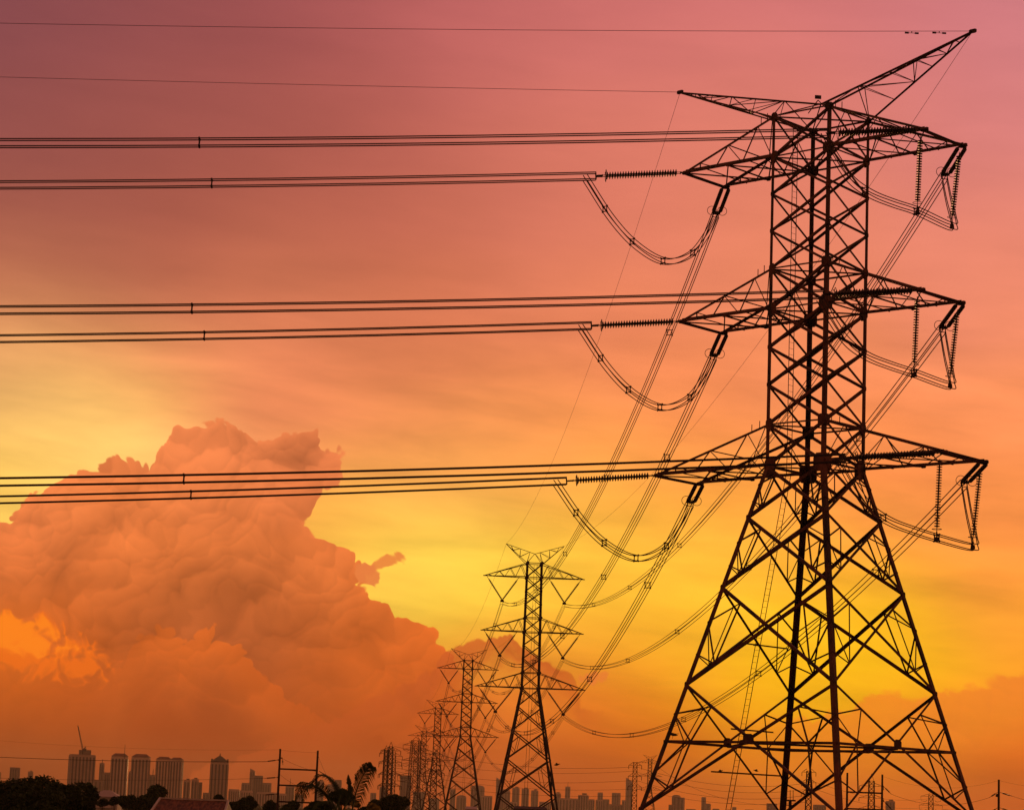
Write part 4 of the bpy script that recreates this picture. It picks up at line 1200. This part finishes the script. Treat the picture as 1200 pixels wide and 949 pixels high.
h1, w1, e1, r1 = house(109, 142.5, 925.5, 933, 620, 'pale house with a light hipped roof below the condominium towers', PALE, SHEET, .75, 7)
for i, fx in enumerate((-.32, -.02, .28)):
    b = bmesh.new(); box(b, (fx * w1, -3.55, e1 - 1.3), w1 * .12, .25, 1.4); lobj('window', b, GLASS, h1)
b = bmesh.new(); box(b, (0, -3.9, e1 - 2.6), w1 * .5, .8, .3); lobj('balcony', b, PALE, h1)
h2, w2, e2h, r2 = house(185, 270, 937.2, 956, 210, 'red brown metal roofed house at the bottom edge of the photo', PALE, TILE, .06, 8)
for sx in (-1, 1):
    b = bmesh.new()
    tube(b, [(sx * w2 / 2 * .94, 0, r2 + .06), (sx * w2 / 2, -4.5, e2h + .1)], .12, 4); lobj('verge_trim', b, PALE, h2)
b = bmesh.new(); tube(b, [(-w2 / 2 * .94, 0, r2 + .08), (w2 / 2 * .94, 0, r2 + .08)], .09, 4); lobj('ridge_cap', b, PALE, h2)
for i in range(14):
    pass
h3, *_ = house(602, 641, 944.5, 947.5, 455, 'dark shed roof at the foot of the second pylon', WALLS[2], ROOF_D, .1, 6)
h4, *_ = house(545, 560, 944.5, 947.5, 560, 'small pale roofed hut between the second and third pylons', PALE, SHEET, .2, 5)

# ------------------------------------------------------------------ trees
def leaf_cloud(bm, centre, rx, ry, rz, n, size, rnd):
    for _ in range(n):
        while True:
            v = Vector((rnd.uniform(-1, 1), rnd.uniform(-1, 1), rnd.uniform(-1, 1)))
            if .15 < v.length < 1: break
        v *= (rnd.uniform(.75, 1.06) / v.length) if rnd.random() < .6 else 1
        p = Vector(centre) + Vector((v.x * rx, v.y * ry, v.z * rz))
        a = Vector((rnd.gauss(0, 1), rnd.gauss(0, 1), rnd.gauss(0, .6))).normalized(); b_ = a.orthogonal().normalized()
        b_ = (Matrix.Rotation(rnd.uniform(0, 6.28), 3, a) @ b_)
        s = size * rnd.uniform(.5, 1.3)
        q = [p - a * s, p + b_ * s * .38, p + a * s, p - b_ * s * .38]
        bm.faces.new([bm.verts.new(x) for x in q])
def tree_mesh(seed, r, h, lobes=9, n=420, size=.2):
    rnd = random.Random(seed)
    crown, trunk = bmesh.new(), bmesh.new()
    cz = h - r * .75
    tube(trunk, [(0, 0, 0), (rnd.uniform(-.2, .2), 0, cz * .5), (rnd.uniform(-.3, .3), 0, cz)], [r * .09, r * .07, r * .045], 7)
    for i in range(lobes):
        a = rnd.uniform(0, 6.28); rr = rnd.uniform(.25, .72) * r if i else 0
        c = Vector((math.cos(a) * rr, math.sin(a) * rr, cz + rnd.uniform(-.35, .35) * r + (0 if i else r * .3)))
        s = rnd.uniform(.30, .48) * r
        tube(trunk, [(0, 0, cz * .55), ((c.x) * .5, c.y * .5, (cz * .55 + c.z) * .52), c], [r * .04, r * .03, r * .012], 5)
        leaf_cloud(crown, c, s * 1.15, s * 1.15, s * .85, n, size, rnd)
    return trunk, crown
def tree(px, top_py, D, rpx, label, seed, m=None, n=420, group='trees along the bottom edge', size=.2, lobes=9):
    top = at(px, top_py, D); r = rpx * D / FPX
    t = thing('tree', (top.x, top.y, 0), label, 'tree', group, rz=seed * 1.3)
    tr_, cr = tree_mesh(seed, r, top.z, lobes, n, size)
    lobj('trunk', tr_, BARK, t); lobj('crown', cr, m or LEAF, t)
    return t
tree(28, 903, 150, 50, 'broadest dark tree, filling the lower left corner', 1, n=1500, lobes=14, size=.16)
tree(78, 915, 140, 36, 'dark tree overlapping the right side of the broadest one', 2, n=1200, lobes=11, size=.15)
tree(-22, 912, 150, 40, 'dark tree cut off by the left edge of the photo', 3, n=1000, size=.16)
tree(58, 921, 120, 34, 'lower dark tree in front of the two big left ones', 11, n=1000, size=.14)
tree(10, 925, 120, 34, 'lowest dark tree at the left corner in front of the broadest one', 12, n=1000, size=.14)
tree(103, 930, 150, 15, 'small dark tree left of the pale house', 4, n=900, size=.15)
tree(184, 925, 300, 22, 'rounded dark tree just above the left end of the red brown roof', 5, n=900, size=.3)
tree(149, 930, 300, 11, 'narrow dark tree right of the pale house', 6, n=600, size=.28)
tree(160, 936, 300, 11, 'small dark tree between the pale house and the rounded one', 7, n=600, size=.28)
tree(121, 936, 280, 5.5, 'slender dark tree in front of the pale house', 21, n=300, size=.25)
tree(134, 935, 280, 5, 'second slender dark tree in front of the right end of the pale house', 22, n=300, size=.25)
tree(257, 931, 320, 6, 'tiny dark treetop above the right end of the red brown roof', 8, n=300, size=.25)
tree(293, 934, 300, 11, 'round dark tree just right of the red brown roof', 9, n=600, size=.28)
tree(278, 938, 300, 9, 'low dark tree touching the right end of the red brown roof', 10, n=500, size=.28)
tree(317, 939, 300, 9, 'low dark tree at the foot of the twin poles', 13, n=500, size=.28)
tree(344, 941, 260, 16, 'wide low dark tree between the twin poles and the palm', 14, n=600, size=.25)
tree(402, 922, 140, 15, 'dense dark tree just right of the palm', 15, n=1000, size=.14)
tree(375, 934, 170, 17, 'dark tree in front of the drooping palm fronds', 23, n=800, size=.14)
tree(463, 929, 300, 15, 'round dark dome shaped tree below the pylon cluster', 16, n=1100, size=.26)
tree(444, 936, 300, 13, 'dark tree at the left of the dome shaped tree', 17, n=700, size=.28)
tree(428, 941, 170, 14, 'low dark tree beneath the upright palm frond', 18, n=600, size=.16)
tree(416, 937, 100, 6, 'small yellow flowering shrub at the bottom edge', 19, LEAFY, 260, None, .07, 6)
tree(437, 942, 100, 9, 'yellow green shrub right of the flowering one', 20, LEAFY, 200, None, .07, 6)

# palm
pc = at(392, 950, 95)
palm = thing('palm_tree', (pc.x, pc.y, 0), 'palm with drooping fronds and one upright frond, in front of the skyline', 'palm')
b = bmesh.new(); tube(b, [(pc.x, pc.y, 0), (pc.x + .1, pc.y, pc.z * .6), pc], [.22, .17, .15], 8); wobj('trunk', b, BARK, palm)
def frond(path, D, label=None, leaf=.55, droop=.6, dens=46, turn=None):
    pts = [at(x, y, D + z) for x, y, z in path]
    # resample
    fine = []
    P = [pts[0] * 2 - pts[1]] + pts + [pts[-1] * 2 - pts[-2]]
    for i in range(1, len(P) - 2):
        for k in range(10):
            t = k / 10; p0, p1, p2, p3 = P[i - 1:i + 3]
            fine.append(.5 * ((2 * p1) + (p2 - p0) * t + (2 * p0 - 5 * p1 + 4 * p2 - p3) * t * t + (3 * p1 - p0 - 3 * p2 + p3) * t ** 3))
    fine.append(pts[-1])
    b = bmesh.new(); n = len(fine)
    tube(b, fine, [.035 * (1 - i / n) + .01 for i in range(n)], 4)
    rnd = random.Random(len(path) * 7 + int(path[0][0]))
    for i in range(dens):
        f = .16 + .84 * i / dens; x = f * (n - 1); k = min(int(x), n - 2); p = fine[k].lerp(fine[k + 1], x - k)
        t = (fine[k + 1] - fine[k]).normalized(); side = t.cross(UPV).normalized() if abs(t.z) < .95 else Vector((1, 0, 0))
        nn = side.cross(t)
        if turn: side = (Vector(turn) + Vector((0, rnd.uniform(-.5, .5), 0))).normalized()
        for s in (-1, 1):
            L = leaf * math.sin(math.pi * min(1, .18 + f * .80)) * rnd.uniform(.8, 1.15)
            d = (side * s * .75 + t * .55 + nn * .15).normalized()
            q1 = p + d * L * .5; q2 = q1 + (d - UPV * droop * 1.6).normalized() * L * .5
            w_ = .017
            o_ = t * w_
            A = [b.verts.new(v) for v in (p - o_ * .5, p + o_ * .5, q1 + o_, q1 - o_)]; C = b.verts.new(q2)
            b.faces.new(A); b.faces.new((A[3], A[2], C))
    o = wobj('frond', b, LEAF, palm)
    if label: o['label'] = label
frond([(392, 948, 0), (380, 930, 0), (364, 918, .2), (352, 922, .3), (346, 938, .3)], 95, leaf=.62, turn=(.7, .4, 0), dens=54)
frond([(394, 948, 0), (384, 932, -.2), (370, 921, -.4), (358, 925, -.6), (354, 941, -.6)], 95, leaf=.55, turn=(.7, -.4, 0), dens=46)
frond([(394, 948, 0), (398, 930, .2), (390, 915, .3), (377, 908, .5), (368, 914, .6), (364, 924, .6)], 95, leaf=.45)
frond([(398, 949, 0), (395, 926, .4), (386, 912, .8), (374, 903, 1.0)], 95, leaf=.22, droop=.1)
frond([(412, 954, 0), (415, 936, 0), (421, 917, 0), (428, 904, .1), (434, 898, .1), (438.5, 899, .1)], 95, 'upright palm frond with hanging leaflets', leaf=.66, droop=1.3, dens=84, turn=(.55, .2, -.35))
frond([(402, 950, 0), (410, 930, .3), (409, 918, .4), (408, 907, .4)], 95, leaf=.18, droop=.1)
frond([(396, 950, 0), (384, 941, -.6), (374, 940, -.9), (366, 948, -1)], 95, leaf=.55)

# far-off woodland that closes the horizon
_t = bmesh.new(); bmesh.ops.create_icosphere(_t, subdivisions=1, radius=1); _t.verts.index_update()
ICO_V = [v.co.copy() for v in _t.verts]; ICO_F = [[v.index for v in f.verts] for f in _t.faces]; _t.free()
b = bmesh.new(); rnd = random.Random(5)
for row, (yy, hh) in enumerate(((1500, 8.5), (2100, 9.5), (2900, 10.5))):
    x = -1500
    while x < 1500:
        r = rnd.uniform(7, 15)
        h_ = hh * rnd.uniform(.65, 1.02)
        c = Vector((x, yy + rnd.uniform(-40, 40), 0))
        for k in range(7):
            p = c + Vector((rnd.uniform(-r, r), rnd.uniform(-r, r), h_ * rnd.uniform(.45, .8)))
            s = rnd.uniform(.25, .4) * h_
            vs = [b.verts.new(p + Vector((q.x * s * 1.3, q.y * s * 1.3, q.z * s)) + Vector((rnd.uniform(-.9, .9), rnd.uniform(-.9, .9), rnd.uniform(-.9, .9)))) for q in ICO_V]
            for f in ICO_F: b.faces.new([vs[i] for i in f])
        x += r * 1.3
w_ = wobj('woodland', b, LEAF); setp(w_, kind='stuff')

# ------------------------------------------------------------------ haze
hz = bpy.data.materials.new('haze'); hz.use_nodes = True
nt = hz.node_tree; nt.nodes.clear()
pv_ = nt.nodes.new('ShaderNodeVolumePrincipled'); ho = nt.nodes.new('ShaderNodeOutputMaterial')
pv_.inputs['Color'].default_value = (0.96, 0.82, 0.62, 1)
pv_.inputs['Density'].default_value = 0.00005
pv_.inputs['Anisotropy'].default_value = 0.3
nt.links.new(pv_.outputs[0], ho.inputs['Volume'])
b = bmesh.new(); box(b, (0, 4000, 84.5), 12400, 11400, 171)
h_ = wobj('haze', b, hz); setp(h_, kind='stuff')
